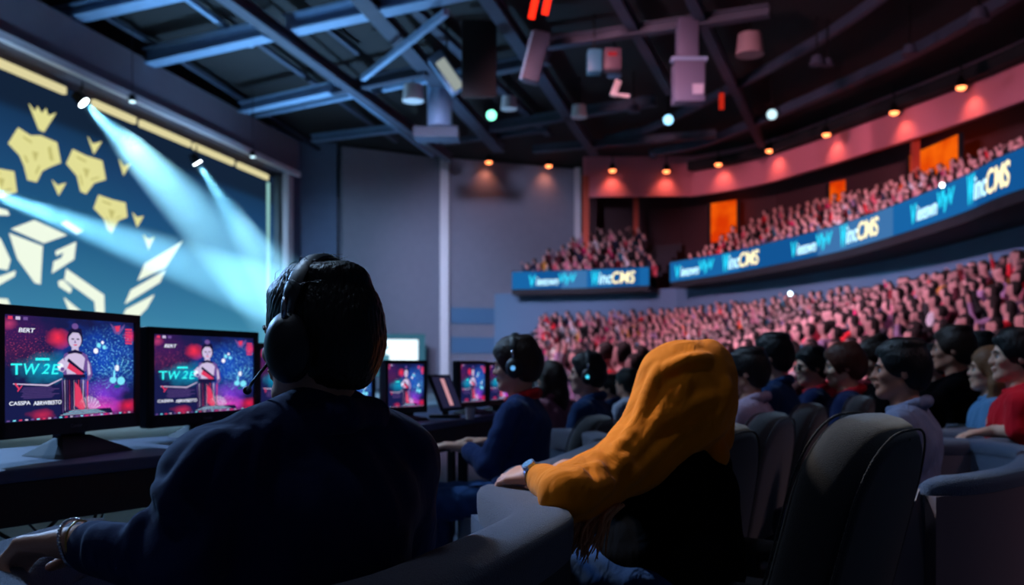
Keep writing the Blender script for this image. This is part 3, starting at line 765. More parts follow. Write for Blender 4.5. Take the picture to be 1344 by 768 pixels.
SHIRTS = [('dusty pink', (200, 120, 140)), ('dark red', (130, 24, 40)), ('bright red', (225, 30, 50)), ('magenta', (215, 40, 110)), ('navy', (28, 34, 66)), ('black', (16, 16, 22)), ('white', (225, 220, 230)),
          ('lilac', (160, 130, 170)), ('teal', (40, 130, 160)), ('mustard', (200, 140, 60)), ('grey', (110, 105, 120)), ('rose', (210, 90, 110)), ('orange', (225, 90, 40)), ('maroon', (90, 25, 45))]
SW = np.array([12, 9, 6, 4, 14, 16, 7, 9, 4, 2, 10, 8, 2, 9]); SW = SW/SW.sum()
POS = []    # x, y, z, stand, row
def seats(line, z, stand, row, pitch, keep):
    L = 0; acc = random.random()*pitch
    for a, c in zip(line, line[1:]):
        d = (c-a).length
        while acc < d:
            p = a+(c-a)*(acc/d)
            if keep(p): POS.append((p.x+random.uniform(-.08, .08), p.y+random.uniform(-.08, .08), z, stand, row))
            acc += pitch
        acc -= d
inview = lambda p: p.y > 1 and 640 < 672+F*p.x/p.y < 1385
for i in range(NROW):
    z = max(0, 2.3-.26*i); seats(offs(LW, .62+.85*i), z, 'lower stand', NROW-i, .5, lambda p: inview(p) and 672+F*p.x/p.y > 705)
for i in range(9):     # floor rows in front of the stand
    seats(offs(LW, .62+.85*(NROW+i)), 0, 'floor seating', i+1, .56, lambda p: inview(p) and p.y > 8.6 and 672+F*p.x/p.y > 735)
for nm, R, n in (('left balcony', RL, 6), ('right balcony', RR, 6)):
    for j in range(n):
        keep = (lambda p: 672+F*p.x/p.y > 683+15*j and p.x < 6.4 and (672+F*p.x/p.y > 768 or p.y < 44.2+.396*(p.x+3.05))) if nm == 'left balcony' else (lambda p: inview(p) and p.y < 43)
        seats(offs(R, -(.85+.85*j)), 4.57+.42*j, nm, j+1, .5, keep)
POS.sort(key=lambda p: p[1]-(p[2] > 4)*0)
NEAR_N = 280
ORD = ['zeroth', 'first', 'second', 'third', 'fourth', 'fifth', 'sixth', 'seventh', 'eighth', 'ninth', 'tenth']
stuff = {}
for n, (x, y, z, stand, row) in enumerate(POS):
    ki = int(rng.choice(8, p=[.34, .25, .05, .03, .13, .1, .06, .04])); si = int(rng.choice(len(SHIRTS), p=SW))
    yaw = math.atan2(30-y if y < 26 else 4, -14-x)+random.uniform(-.4, .4); sc = random.uniform(.93, 1.06)
    if n < NEAR_N:
        o = bpy.data.objects.new('person', KM[ki]); C.objects.link(o); o.location = (x, y, z); o.rotation_euler = (0, 0, yaw); o.scale = (sc,)*3
        c = srgb(SHIRTS[si][1]); o.color = c
        side = 'left end' if 672+F*x/y < 900 else 'middle' if 672+F*x/y < 1130 else 'right end'
        act = ['sitting', 'sitting', 'raising both arms', 'raising both arms', 'clapping', 'clapping', 'raising one arm', 'raising one arm'][ki]
        hr = 'long-haired' if ki % 2 else 'short-haired'
        tag(o, '%s spectator in %s top %s, row %d, %s of %s' % (hr, SHIRTS[si][0], act, row, side, stand), 'person', 'spectators in the '+stand)
    else: stuff.setdefault(stand, []).append((x, y, z, ki, si, yaw, sc))
for stand, L in stuff.items():
    VV, QQ, MM, CC = [], [], [], []; off = 0
    for x, y, z, ki, si, yaw, sc in L:
        V, Q, mi = KINDS_[ki]; c, s_ = math.cos(yaw)*sc, math.sin(yaw)*sc
        W = np.stack([V[:, 0]*c-V[:, 1]*s_+x, V[:, 0]*s_+V[:, 1]*c+y, V[:, 2]*sc+z], 1)
        VV.append(W); QQ.append(Q+off); MM.append(mi); CC.append(np.tile(np.array(srgb(SHIRTS[si][1]), np.float32), (len(V), 1))); off += len(V)
    me = np_mesh('spectator_crowd', np.concatenate(VV), np.concatenate(QQ), np.concatenate(MM))
    at = me.color_attributes.new('shirt', 'FLOAT_COLOR', 'POINT'); at.data.foreach_set('color', np.concatenate(CC).astype(np.float32).ravel())
    o = link('spectator_crowd', me, CMs); tag(o, 'distant crowd of seated spectators filling the far rows of the '+stand, 'crowd', None, 'stuff')
print('CROWD', len(POS), {k: len(v) for k, v in stuff.items()})
# phone torches glinting in the crowd
for px, py, Y, lab in ((1037, 387, 26, 'white phone light glowing high in the lower stand'), (1236, 245, 21.5, 'white phone light glowing in the right balcony')):
    p = P(px, py, Y)
    e = empty('phone', p); tag(e, lab, 'phone'); MB().box((0, 0, 0), (.08, .012, .16), None, .005).build('phone_body', M_black, e); MB().ball((0, -.02, .03), .06, 12, (1, .4, 1)).build('torch', emis('torch_light', (220, 245, 255), 6), e, smooth=True)
# ================================================================== NEAR PEOPLE
def fr(theta, pitch=0, roll=0):
    """columns: forward, left, up; theta degrees to the left of straight ahead (+Y)"""
    t = rad(theta); R = Matrix.Rotation(t, 3, 'Z') @ Matrix(((0, -1, 0), (1, 0, 0), (0, 0, 1))).to_3x3()
    return np.array(R @ Matrix.Rotation(rad(pitch), 3, 'Y') @ Matrix.Rotation(rad(roll), 3, 'X'))
def add_head(s, c, R, k=1.0):
    T = lambda *v: c+R@(np.array(v)*k)
    r = lambda *v: np.array(v)*k
    s.ell(T(-.012, 0, .032), r(.098, .077, .092), R, .01)
    s.ell(T(.036, 0, -.012), r(.056, .062, .085), R, .02)
    s.cap(T(.0, .045, -.055), T(.066, .012, -.093), .020*k, .018*k, .03); s.cap(T(.0, -.045, -.055), T(.066, -.012, -.093), .020*k, .018*k, .03)
    s.ell(T(.072, 0, -.092), r(.02, .024, .018), R, .015)
    s.cap(T(.083, .03, .022), T(.083, -.03, .022), .012*k, .012*k, .012)
    s.ell(T(.096, .031, .004), r(.018, .017, .011), R, .01, True); s.ell(T(.096, -.031, .004), r(.018, .017, .011), R, .01, True)
    s.ell(T(.06, .042, -.02), r(.028, .02, .02), R, .015); s.ell(T(.06, -.042, -.02), r(.028, .02, .02), R, .015)
    s.cap(T(.088, 0, .012), T(.107, 0, -.02), .008*k, .0105*k, .01); s.cap(T(.1, .013, -.026), T(.1, -.013, -.026), .008*k, .008*k, .008)
    s.ell(T(.093, 0, -.05), r(.012, .024, .0065), R, .007); s.ell(T(.091, 0, -.063), r(.011, .02, .007), R, .007)
    for q in (1, -1):
        s.ell(T(-.012, .079*q, -.004), r(.019, .008, .031), R @ np.array(Matrix.Rotation(q*rad(14), 3, 'Z')), .008)
        s.ell(T(-.004, .088*q, .0), r(.009, .006, .017), R, .004, True)
def hand(s, w, d, nrm, side, sc=1, curl=25, spread=1.0, thumb=True):
    """w wrist, d direction of the hand, nrm back-of-hand normal, side: direction towards the thumb"""
    d = np.array(d, float); d /= np.linalg.norm(d); nrm = np.array(nrm, float); nrm -= d*nrm.dot(d); nrm /= np.linalg.norm(nrm)
    t = np.array(side, float); t -= d*t.dot(d)+nrm*t.dot(nrm); t /= np.linalg.norm(t); w = np.array(w, float)
    s.cap(w-d*.02*sc, w+d*.02*sc, .026*sc, .024*sc, .015)
    L = [(.027, .088, .042, .024, .020), (.009, .093, .046, .028, .021), (-.01, .088, .043, .026, .020), (-.028, .079, .034, .019, .018)]
    for y, kx, a, b, c in L:
        kn = w+(d*kx+t*y*spread)*sc
        s.cap(w+(d*.015+t*y*.6)*sc, kn, .0165*sc, .0125*sc, .012)
        ang = 0; p = kn
        for seg, (ln, cu) in enumerate(((a, curl), (b, curl*1.3), (c, curl))):
            ang += rad(cu); q = p+(d*math.cos(ang)-nrm*math.sin(ang)+t*y*2.2*(spread-.8))*ln*sc
            s.cap(p, q, (.0098-.0009*seg)*sc, (.0090-.0009*seg)*sc, .003); p = q
    if thumb:
        a = w+(d*.018+t*.026)*sc; b = a+(d*.032+t*.03-nrm*.008)*sc; c = b+(d*.03+t*.012-nrm*.008)*sc; e = c+(d*.024+t*.002-nrm*.006)*sc
        s.cap(a, b, .015*sc, .0125*sc, .01); s.cap(b, c, .0115*sc, .0105*sc, .004); s.cap(c, e, .0105*sc, .0085*sc, .003)
def strands(V, f=1.0):
    x, y, z = V.T
    return .0010*f*np.sin(x*420+4*np.sin(z*60))*np.sin(y*390+3*np.sin(x*50))+.0016*f*np.sin(x*60+y*50)*np.sin(z*40+y*30)
def folds(a):
    def g(V):
        x, y, z = V.T
        return a*(.5*np.sin(z*52+9*np.sin(x*7+y*5)+x*30)+.35*np.sin(y*43+z*31+6*np.sin(z*11))+.3*np.sin(x*71-z*37+5*np.sin(y*13)))
    return g
def make_headset(c, R, k=1.0, cup=(.05, .04), label='', mic=True, col=None, accent=None):
    T = lambda *v: Vector(R@(np.array(v)*k))
    e = empty('headset', Vector(c)); tag(e, label, 'headset')
    m = col or mat('headset_black', (26, 28, 34), .45)
    b = MB(); rr = .118
    path = [T(-.012, math.cos(a)*rr*.86, .02+math.sin(a)*rr*1.13) for a in [rad(x) for x in range(-8, 189, 7)]]
    fw = Vector(R[:, 0])
    rings = []
    for i, p in enumerate(path):
        t = (path[min(i+1, len(path)-1)]-path[max(i-1, 0)]).normalized(); n = t.cross(fw).normalized(); w_ = (.017 if 4 < i < len(path)-5 else .011)*k; h_ = (.007 if 4 < i < len(path)-5 else .004)*k
        rings.append([b.bm.verts.new(p+fw*w_*u+n*h_*v) for u, v in ((-1, -.4), (-.6, -1), (.6, -1), (1, -.4), (1, .4), (.6, 1), (-.6, 1), (-1, .4))])
    for A_, B_ in zip(rings, rings[1:]):
        for j in range(8): b.bm.faces.new((A_[j], A_[(j+1) % 8], B_[(j+1) % 8], B_[j]))
    b.bm.faces.new(rings[0]); b.bm.faces.new(rings[-1][::-1])
    b.build('headband', m, e, auto=50)
    for q in (1, -1):
        s = SDF(); lf = R[:, 1]*q; cc = np.array(T(-.008, .098*q, -.01))
        s.ell(cc, np.array([cup[1], .022, cup[0]])*k, R, .01); s.ell(cc+lf*.012*k, np.array([cup[1]*.7, .018, cup[0]*.75])*k, R, .012)
        o = sdf_obj('ear_cup', s, .004, m, e)
        s = SDF(); s.ell(cc-lf*.014*k, np.array([cup[1]*.98, .014, cup[0]*.98])*k, R, .004)
        sdf_obj('ear_cushion', s, .004, mat('cushion_black', (14, 14, 17), .8), o)
        if accent:
            MB().ball(Vector(cc+lf*.029*k), .012*k, 12, (1, 1, 1)).build('accent_light', accent, o, smooth=True)
        MB().tube([T(-.01, .108*q, .03), T(-.012, .112*q, .055), T(-.012, .108*q, .075)], .005*k, 8).build('hinge', mat('chrome', (170, 175, 185), .25, metal=1), o, smooth=True)
    if mic:
        b = MB(); b.tube([T(.02, .11, -.035), T(.06, .105, -.07), T(.1, .07, -.085)], .0028*k, 8); b.ball(T(.104, .066, -.085), .008*k, 10); b.build('microphone', MATS['headset_black'] if 'headset_black' in MATS else m, e, smooth=True)
    return e

def near_person(label, head, Y, tb, th, top, skin_i=0, hair='short', hmat=None, pitch=0, roll=0, res=.008, wide=1.0, lean=0, arms=None, collar=None, shirt_name='jacket', legs=True,
                trousers=None, headset=None, glasses=False, standing=0, bshift=(0, 0), trap=0, cfolds=None, hand_l=None, hand_r=None, sleeves='long', top_folds=.004, legdrop=0):
    """head: pixel of the crown; the figure is seated with that crown at distance Y"""
    crown = np.array(P(head[0], head[1], Y)); s_ = (crown[2]-standing)/1.31
    B = fr(tb); Hd = fr(th, pitch, roll); z0 = standing
    hc = crown-Hd[:, 2]*.135*s_
    off = np.array([lean, 0, 1.175])
    base = hc-B@(off*s_); base[2] = z0; base[0] += bshift[0]; base[1] += bshift[1]
    W = lambda x, y, z: base+B@(np.array([x, y, z])*s_)
    root = empty('person', (base[0], base[1], z0)); tag(root, label, 'person')
    og = (base[0], base[1], z0)
    L = lean
    A = {}
    for q, nm in ((1, 'l'), (-1, 'r')):
        sh = W(-.02+L*.85, .195*q*wide, .955)
        if arms and nm in arms: el, wr = [np.array(v) for v in arms[nm]]
        else: el = W(.05+L*.3, .25*q*wide, .70); wr = W(.29, .10*q, .64)
        A[nm] = (sh, el, wr)
    # skin body
    b = SDF(); k = .03*s_
    b.ell(W(0, 0, .56), np.array([.12, .16, .1])*s_, B, k); b.ell(W(L*.5, 0, .74), np.array([.1, .15*wide, .19])*s_, B, k); b.ell(W(-.02+L*.8, 0, .88), np.array([.1, .165*wide, .13])*s_, B, k)
    b.cap(W(-.02+L*.9, -.14, .955), W(-.02+L*.9, .14, .955), .045*s_, k=k)
    b.cap(W(-.025+L*.92, 0, .96), hc-Hd[:, 2]*.05*s_-Hd[:, 0]*.015*s_, .062*s_, .056*s_, .03*s_)
    add_head(b, hc, Hd, s_)
    for nm in 'lr':
        sh, el, wr = A[nm]; b.cap(sh, el, .045*s_, .036*s_, k); b.cap(el, wr, .037*s_, .025*s_, .02)
        hp = hand_l if nm == 'l' else hand_r
        d = (wr-el); d /= np.linalg.norm(d)
        if hp: hand(b, wr+np.array(hp[0])*.01, hp[0], hp[1], hp[2], hp[3] if len(hp) > 3 else 1, hp[4] if len(hp) > 4 else 25)
        else: hand(b, wr+d*.01, d, (0, 0, 1), B[:, 1]*(-1 if nm == 'l' else 1), s_, 22)
    if legs:
        for q in (1, -1):
            b.cap(W(.02, .09*q, .53), W(.44, .13*q, .52), .075*s_, .055*s_, k); b.cap(W(.44, .13*q, .5), W(.42, .13*q, .1), .05*s_, .035*s_, k)
            b.cap(W(.42, .13*q, .06), W(.56, .14*q, .04), .035*s_, .03*s_, k)
    sdf_obj('body', b, res, skin(skin_i), root, og)
    # top
    j = SDF(); k = .04*s_
    j.ell(W(0, 0, .57), np.array([.155, .19*wide, .13])*s_, B, k); j.ell(W(-.005+L*.5, 0, .73), np.array([.14, .185*wide, .2])*s_, B, k); j.ell(W(-.025+L*.8, 0, .87), np.array([.14, .195*wide, .16])*s_, B, k)
    j.cap(W(-.025+L*.88, -.15*wide, .955), W(-.025+L*.88, .15*wide, .955), .064*s_, k=k)
    j.cap(W(-.035+L*.9, -.07, .985), W(-.035+L*.9, .07, .985), .06*s_, k=k)
    if trap:
        for q in (1, -1): j.cap(W(-.04+L*.9, .03*q, 1.05), W(-.03+L*.9, .17*q, .985), .05*s_, .06*s_, .04)
    for nm in 'lr':
        sh, el, wr = A[nm]; j.cap(sh, el, .064*s_*(1+trap*.12), .052*s_*(1+trap*.15), k)
        if sleeves == 'long':
            e2 = wr+(el-wr)*.12; j.cap(el, e2, .053*s_, .038*s_, .03)
            for f in (.15, .32, .5, .68):      # bunched cuff folds
                c_ = wr+(el-wr)*(f*.8+.1); j.ell(c_, np.array([.041, .041, .041])*s_*(1+f*.22), None, .012)
            j.cap(wr+(el-wr)*.06, wr+(wr-el)*.001, .03*s_, .034*s_, .01) if False else None
    if cfolds: j.folds(cfolds[0], cfolds[1], .02, y0=.9, y1=2.2)
    # neck opening
    j.cap(W(-.0+L*.95, 0, 1.0), W(.04+L, 0, 1.12), .05*s_, .07*s_, .01, sub=True)
    if sleeves == 'short':
        for nm in 'lr':
            sh, el, wr = A[nm]; d = el-sh; d /= np.linalg.norm(d); 
    sdf_obj(shirt_name, j, res*1.05, top, root, og, disp=folds(top_folds))
    # collar ring
    s = SDF(); n = 14; nb = (W(-.03+L*.92, 0, 1.03) if collar != 'low' else W(-.03+L*.92, 0, 1.02))
    for i in range(n):
        a0, a1 = 2*PI*i/n, 2*PI*(i+1)/n
        f = lambda a: nb+B@(np.array([math.cos(a)*.072, math.sin(a)*.08, -.02*math.cos(a)])*s_)
        s.cap(f(a0), f(a1), (.02+.006*math.cos(a0+PI))*s_, (.02+.006*math.cos(a1+PI))*s_, .012)
    sdf_obj('collar', s, .006, collar if collar not in (None, 'low') else top, root, og, disp=folds(.003))
    if legs:
        t = SDF()
        t.ell(W(0, 0, .52), np.array([.15, .185, .1])*s_, B, .04)
        for q in (1, -1):
            t.cap(W(.02, .095*q, .53), W(.45, .13*q, .52), .098*s_, .072*s_, .03); t.cap(W(.45, .13*q, .5), W(.42, .13*q, .12), .066*s_, .052*s_, .03)
        sdf_obj('trousers', t, .012, trousers or cloth('dark_jeans', (30, 42, 66)), root, og, disp=folds(.004))
        for q in (1, -1):
            t = SDF(); t.cap(W(.4, .13*q, .055), W(.57, .145*q, .04), .05*s_, .042*s_, .02); t.plane(W(.4, .13*q, .008), (0, 0, -1)); sdf_obj('shoe', t, .01, M_black, root, og)
    # hair
    T = lambda *v: hc+Hd@(np.array(v)*s_)
    r = lambda *v: np.array(v)*s_
    hm = hmat or H_black
    if hair in ('short', 'crop', 'bushy', 'long'):
        g = SDF(); gr = {'crop': .008, 'short': .013, 'bushy': .022, 'long': .017}[hair]
        g.ell(T(-.016, 0, .036), r(.098+gr, .077+gr, .092+gr), Hd, .01)
        g.ell(T(-.05, 0, -.01), r(.06+gr, .068+gr*.6, .085), Hd, .03)
        if hair in ('short', 'bushy'):
            g.ell(T(.035, 0, .09), r(.058, .058, .028), Hd, .03)
            for q in range(9): a = q*.7; g.ell(T(-.02+.045*math.cos(a), .036*math.sin(a), .117), r(.034, .03, .02), Hd, .02)
        if hair == 'long':
            for q in (1, -1):
                g.chain([T(-.02, .08*q, .02), T(-.02, .09*q, -.08), T(0, .095*q, -.19), T(.03, .09*q, -.27)], [.03*s_, .035*s_, .035*s_, .015*s_], .03)
            g.chain([T(-.07, 0, .0), T(-.09, 0, -.12), T(-.1, 0, -.24)], [.07*s_, .07*s_, .05*s_], .03)
        g.ell(T(.092, 0, -.03), r(.072, .068 if hair != 'long' else .06, .094), Hd, .012, True)      # the face stays clear
        if hair != 'long':
            for q in (1, -1): g.ell(T(.01, .095*q, -.055), r(.052, .035, .055), Hd, .01, True)     # round the ears
            g.plane(T(-.05, 0, -.085), -Hd[:, 2]*1.0+Hd[:, 0]*.1, .015)
        sdf_obj('hair', g, .0042 if Y < 3 else .0055, hm, root, og, disp=lambda V: strands(V, 1.2))
    for q in (1, -1):
        b = MB(); b.ball(Vector(T(.0775, .031*q, .003))-root.location, .0115*s_, 12)
        o = b.build('eye', [M_eye, M_iris], root, smooth=True)
        V = np.array([v.co for v in o.data.vertices]); c0 = V.mean(0)
        for p_ in o.data.polygons:
            d = np.array(p_.center)-c0
            if (d/np.linalg.norm(d)).dot(Hd[:, 0]) > .55: p_.material_index = 1
        MB().tube([Vector(T(.096, .014*q, .024))-root.location, Vector(T(.094, .032*q, .029))-root.location, Vector(T(.08, .05*q, .024))-root.location], [.003*s_, .004*s_, .002*s_], 6).build('eyebrow', hm, root)
    if headset: make_headset(hc, Hd, s_, **headset)
    if glasses:
        e = empty('glasses', Vector(hc)); tag(e, glasses, 'glasses')
        TT = lambda *v: Vector(Hd@(np.array(v)*s_))
        for q in (1, -1):
            MB().ball((0, 0, 0), .026*s_, 14, (.16, 1, .75), Matrix(Hd.tolist())).build('lens', mat('dark_lens', (8, 8, 12), .1), e, loc=TT(.1, .03*q, .003), smooth=True)
            MB().tube([TT(.1, .05*q, .01), TT(.05, .084*q, .012), TT(-.01, .088*q, .006)], .0025, 6).build('temple_arm', M_black, e)
    return root, dict(W=W, B=B, Hd=Hd, hc=hc, s=s_, A=A, T=T, og=og)

navy = cloth('navy_fleece', (18, 32, 74), .35, 9); navy2 = cloth('navy_jersey', (26, 48, 96), .5); black_c = cloth('black_cloth', (9, 9, 12), .4); black_c.node_tree.nodes['Principled BSDF'].inputs['Specular IOR Level'].default_value = .02; black_c.node_tree.nodes['Principled BSDF'].inputs['Sheen Weight'].default_value = 0
orange = cloth('orange_sweat', (236, 130, 14), .45, 11); redc = cloth('red_cloth', (190, 22, 38)); lilac = cloth('lilac_shirt', (170, 150, 175)); greyblue = cloth('grey_blue_shirt', (125, 135, 165)); pale_blue = cloth('pale_blue_shirt', (90, 140, 185))
dkblue = cloth('dark_blue_jacket', (22, 50, 92)); tee = cloth('red_tee', (215, 20, 40)); white_c = cloth('white_cloth', (170, 175, 195)); pinkc = cloth('pink_cloth', (170, 110, 125)); jeans = cloth('blue_jeans', (36, 70, 120))

# --- foreground player
w1 = P(104, 712, 1.44)
r1, m1 = near_person('large player seen from behind in dark navy jacket and headset facing the nearest monitors', (417, 352), 1.6, 50, 66, navy, 0, 'short', H_black, res=.006, wide=1.12,
    arms={'l': (P(238, 742, 1.36), w1)}, hand_l=((-.95, .25, -.12), (.0, .35, .95), (.2, .9, .1), 1.0, 44), top_folds=.004, lean=.02, bshift=(-.021, 0), trap=1,
    cfolds=([[(128, 692), (118, 715), (120, 745)], [(140, 690), (132, 715), (134, 748)], [(153, 690), (146, 716), (148, 750)], [(168, 688), (160, 715), (160, 745)], [(188, 672), (178, 705), (172, 740)], [(205, 640), (225, 655), (250, 690)],
             [(300, 565), (260, 600), (232, 640), (222, 680)], [(330, 560), (300, 600), (275, 650)], [(360, 552), (340, 590), (330, 640)]], [.006, .006, .006, .005, .008, .007, .007, .005, .004]),
    headset=dict(cup=(.062, .046), label='large black over-ear headset on the foreground player', mic=True))
# flyaway hair
hb = MB(); hc = Vector(m1['hc'])-r1.location
bw = Vector(-m1['Hd'][:, 0])
for i in range(60):
    a = random.uniform(0, 2*PI); el = random.uniform(.5, 1.5); d0 = Vector((math.cos(a)*math.cos(el), math.sin(a)*math.cos(el), math.sin(el)))
    p = hc+Vector((d0.x*.1, d0.y*.1, .04+d0.z*.103)); tg = (bw+Vector((random.uniform(-.6, .6), random.uniform(-.6, .6), 0))); tg = (tg-d0*tg.dot(d0)).normalized()
    L = random.uniform(.02, .05); hb.tube([p-d0*.004, p+tg*L*.4+d0*.006, p+tg*L*.8+d0*.008, p+tg*L*1.2+d0*random.uniform(0, .008)], [.0008, .0007, .0005, .0003], 4)
hb.build('stray_hairs', H_brown, r1)
# collar flap of the jacket
s = SDF(); T = m1['W']; s.chain([T(-.05, .09, 1.02), T(-.09, .0, 1.05), T(-.06, -.085, 1.045), T(.02, -.12, 1.0)], [.022, .028, .028, .02], .02)
sdf_obj('folded_collar', s, .006, navy, r1, m1['og'], disp=folds(.003))
# bracelet
wv = np.array(w1); dirv = np.array((-.95, .25, -.12)); dirv /= np.linalg.norm(dirv)
e = empty('bracelet', Vector(wv)); tag(e, 'silver beaded bracelet on the foreground player wrist', 'bracelet')
fm = frame(dirv); b = MB(); n = 44
for i in range(n):
    a = 2*PI*i/n; b.ball(Vector(dirv*.008)+fm @ Vector((math.cos(a)*.036, math.sin(a)*.036, .004*math.sin(a*2))), .0036, 8)
b.build('beads', mat('silver', (215, 215, 225), .2, metal=1), e, smooth=True)
b = MB(); b.tube([Vector(dirv*-.004)+fm @ Vector((math.cos(2*PI*i/28)*.034, math.sin(2*PI*i/28)*.034, 0)) for i in range(28)], .0016, 6, True); b.build('cord', mat('gold_cord', (190, 150, 80), .3, metal=.8), e)

# --- player two
near_person('player in navy top with red collar and black headset typing at the middle desk', (673, 444), 4.1, 78, 80, navy2, 2, 'bushy', H_brown, res=.0075, collar=redc, pitch=6, lean=.03,
    arms={'l': (P(640, 612, 3.85), P(612, 588, 4.0)), 'r': (P(655, 600, 4.35), P(640, 582, 4.3))}, hand_l=((-.9, .1, .12), (.1, -.1, 1), (0, 1, .1), 1.0, 20), hand_r=((-.9, 0, .15), (0, 0, 1), (0, -1, 0), 1, 25),
    headset=dict(label='black headset with small lights on the red-collared player', accent=emis('blue_led', (90, 160, 220), 1.2), mic=False), trousers=jeans)
near_person('player in dark navy jacket and black headset beyond the red-collared player', (770, 464), 5.1, 70, 84, dkblue, 2, 'short', H_black, collar=None, headset=dict(label='black headset with a cyan accent on the third player', accent=emis('cyan_led', (60, 190, 220), 1.5), mic=False))
near_person('long-haired brunette in pinkish top between the two seated players', (722, 474), 6.0, 40, 50, pinkc, 0, 'long', H_brown)
near_person('dark-haired person in white shirt behind the orange hood', (822, 484), 6.8, 60, 50, white_c, 0, 'short', H_dark)
near_person('dark-haired person in blue top beside the white-shirted one', (800, 492), 7.6, 60, 70, dkblue, 0, 'short', H_black)
# --- row beyond the hood
near_person('man in lilac shirt with dark cropped hair right of the orange hood', (980, 457), 4.5, 60, 66, lilac, 0, 'short', H_dark, lean=.02)
near_person('man in blue jacket with black hair behind the lilac-shirted man', (1013, 438), 5.1, 62, 60, dkblue, 2, 'short', H_black)
near_person('man in dark sunglasses and navy jacket with red collar', (1062, 456), 5.7, 70, 95, navy, 2, 'short', H_black, collar=redc, glasses='dark sunglasses worn by the man in navy with red collar', pitch=6)
near_person('auburn-haired person in navy jacket with red collar', (1104, 452), 5.0, 68, 76, navy, 2, 'bushy', H_red, collar=redc, pitch=6)
near_person('brown-haired person bowing forward left of the grey-shirted man', (1140, 445), 5.6, 80, 85, black_c, 0, 'short', H_brown, pitch=24)
near_person('man with black hair in grey-blue collared shirt behind the tall dark seat', (1181, 446), 3.55, 58, 72, greyblue, 4, 'short', H_black, res=.006, shirt_name='shirt', lean=.02)
near_person('small dark-haired person in black between the grey-shirted man and tall man', (1222, 452), 6.2, 60, 80, black_c, 2, 'short', H_dark)
near_person('tall man with short brown hair in a black jacket leaning on the seats', (1250, 428), 5.2, 62, 62, black_c, 4, 'short', H_brown, arms={'l': (P(1225, 530, 4.9), P(1232, 560, 5.0))})
near_person('man in a dark cap behind the long-haired woman', (1283, 436), 6.0, 60, 70, navy, 4, 'short', H_black)
near_person('woman with long light brown hair in pale blue top by the seat row', (1298, 455), 4.8, 66, 72, pale_blue, 2, 'long', H_light, shirt_name='top')
r17, m17 = near_person('man in bright red t-shirt resting a hand on a seat back at right', (1332, 432), 4.2, 62, 74, tee, 2, 'short', H_black, res=.007, shirt_name='t_shirt', sleeves='short',
    arms={'l': (P(1336, 566, 4.0), P(1305, 566, 4.1))}, hand_l=((-.9, .2, -.1), (0, 0, 1), (.2, .9, 0), 1, 15))
lt = text_obj('M', emis('tee_print', (220, 200, 210), .3), r17, 'shirt_print')
q = m17['W'](.118, .07, .86); fit_text(lt, Vector(q)-r17.location, -m17['B'][:, 1]*-1, (0, 0, 1), .04, .03, .1)

# --- hooded spectator (own build: hood drapes into the raised sleeve)
hY = 2.45
root = empty('person', (P(880, 600, hY).x, hY, 0)); tag(root, 'person in bright orange hood and sleeves with black vest resting a hand on the armchair', 'person')
og = tuple(root.location); V3 = lambda px, py, Y: np.array(P(px, py, Y))
B = fr(58); hcn = V3(905, 528, hY+.03); Hd = fr(60, 10)
sh, el, wr = V3(850, 596, 2.36), V3(746, 650, 2.14), V3(704, 625, 2.34)
shr, elr, wrr = V3(905, 590, 2.62), V3(800, 640, 2.75), V3(742, 615, 2.72)
pel = V3(870, 800, 2.4); pel[2] = .54
b = SDF(); add_head(b, hcn, Hd, .95); b.cap(hcn-np.array((0, 0, .06)), V3(892, 600, 2.48), .055, .06, .03)
b.ell(V3(880, 665, 2.48), (.11, .10, .13), None, .03); b.cap(V3(880, 710, 2.46), pel, .10, .10, .04)
b.cap(V3(885, 600, 2.48), sh, .05, .04, .03); b.cap(sh, el, .04, .034, .02); b.cap(el, wr, .034, .024, .02)
b.cap(V3(885, 600, 2.48), shr, .05, .04, .03); b.cap(shr, elr, .04, .034, .02); b.cap(elr, wrr, .034, .026, .02)
dh = V3(655, 622, 2.44)-wr; hand(b, wr+dh*.05, dh, (-.1, -.45, .9), (.5, .8, .2), .95, 17, 1.1)
hand(b, wrr, (-.8, .4, -.2), (0, 0, 1), (0, -1, 0), .9, 25)
for q in (1, -1):
    l1, l2, l3 = pel+B@np.array([.0, .09*q, 0]), pel+B@np.array([.43, .12*q, -.02]), pel+B@np.array([.4, .12*q, -.44])
    b.cap(l1, l2, .075, .055, .03); b.cap(l2, l3, .05, .035, .03); b.cap(l3+np.array((0, 0, -.03)), l3+B@np.array([.14, 0, -.05]), .035, .03, .02)
sdf_obj('body', b, .0058, skin(4), root, og)
b = SDF()   # black vest
b.ell(V3(878, 660, 2.48), (.19, .15, .2), None, .04); b.ell(V3(885, 740, 2.46), (.19, .155, .2), None, .05); b.ell(pel+np.array((0, 0, .04)), (.19, .17, .14), None, .05)
b.cap(V3(835, 625, 2.42), V3(925, 610, 2.6), .075, .075, .04)
sdf_obj('vest', b, .008, black_c, root, og, disp=folds(.004))
h = SDF(); k = .035     # hood, cape of cloth and both sleeves
h.ell(V3(905, 520, hY+.0), (.128, .135, .148), None, k); h.ell(V3(885, 490, hY-.01), (.085, .11, .075), None, .04); h.ell(V3(925, 482, hY+.02), (.07, .1, .065), None, .03)
h.cap(V3(935, 458, hY), V3(948, 500, hY-.02), .022, .03, .03)
h.cap(V3(880, 545, hY-.04), V3(835, 600, 2.36), .105, .085, .05); h.cap(V3(835, 600, 2.36), V3(765, 645, 2.2), .08, .07, .04)
h.cap(V3(870, 500, hY-.02), V3(850, 570, hY-.04), .06, .06, .04)
h.cap(V3(765, 645, 2.2), el, .072, .062, .03); h.cap(el, wr+(el-wr)*.22, .06, .043, .025)
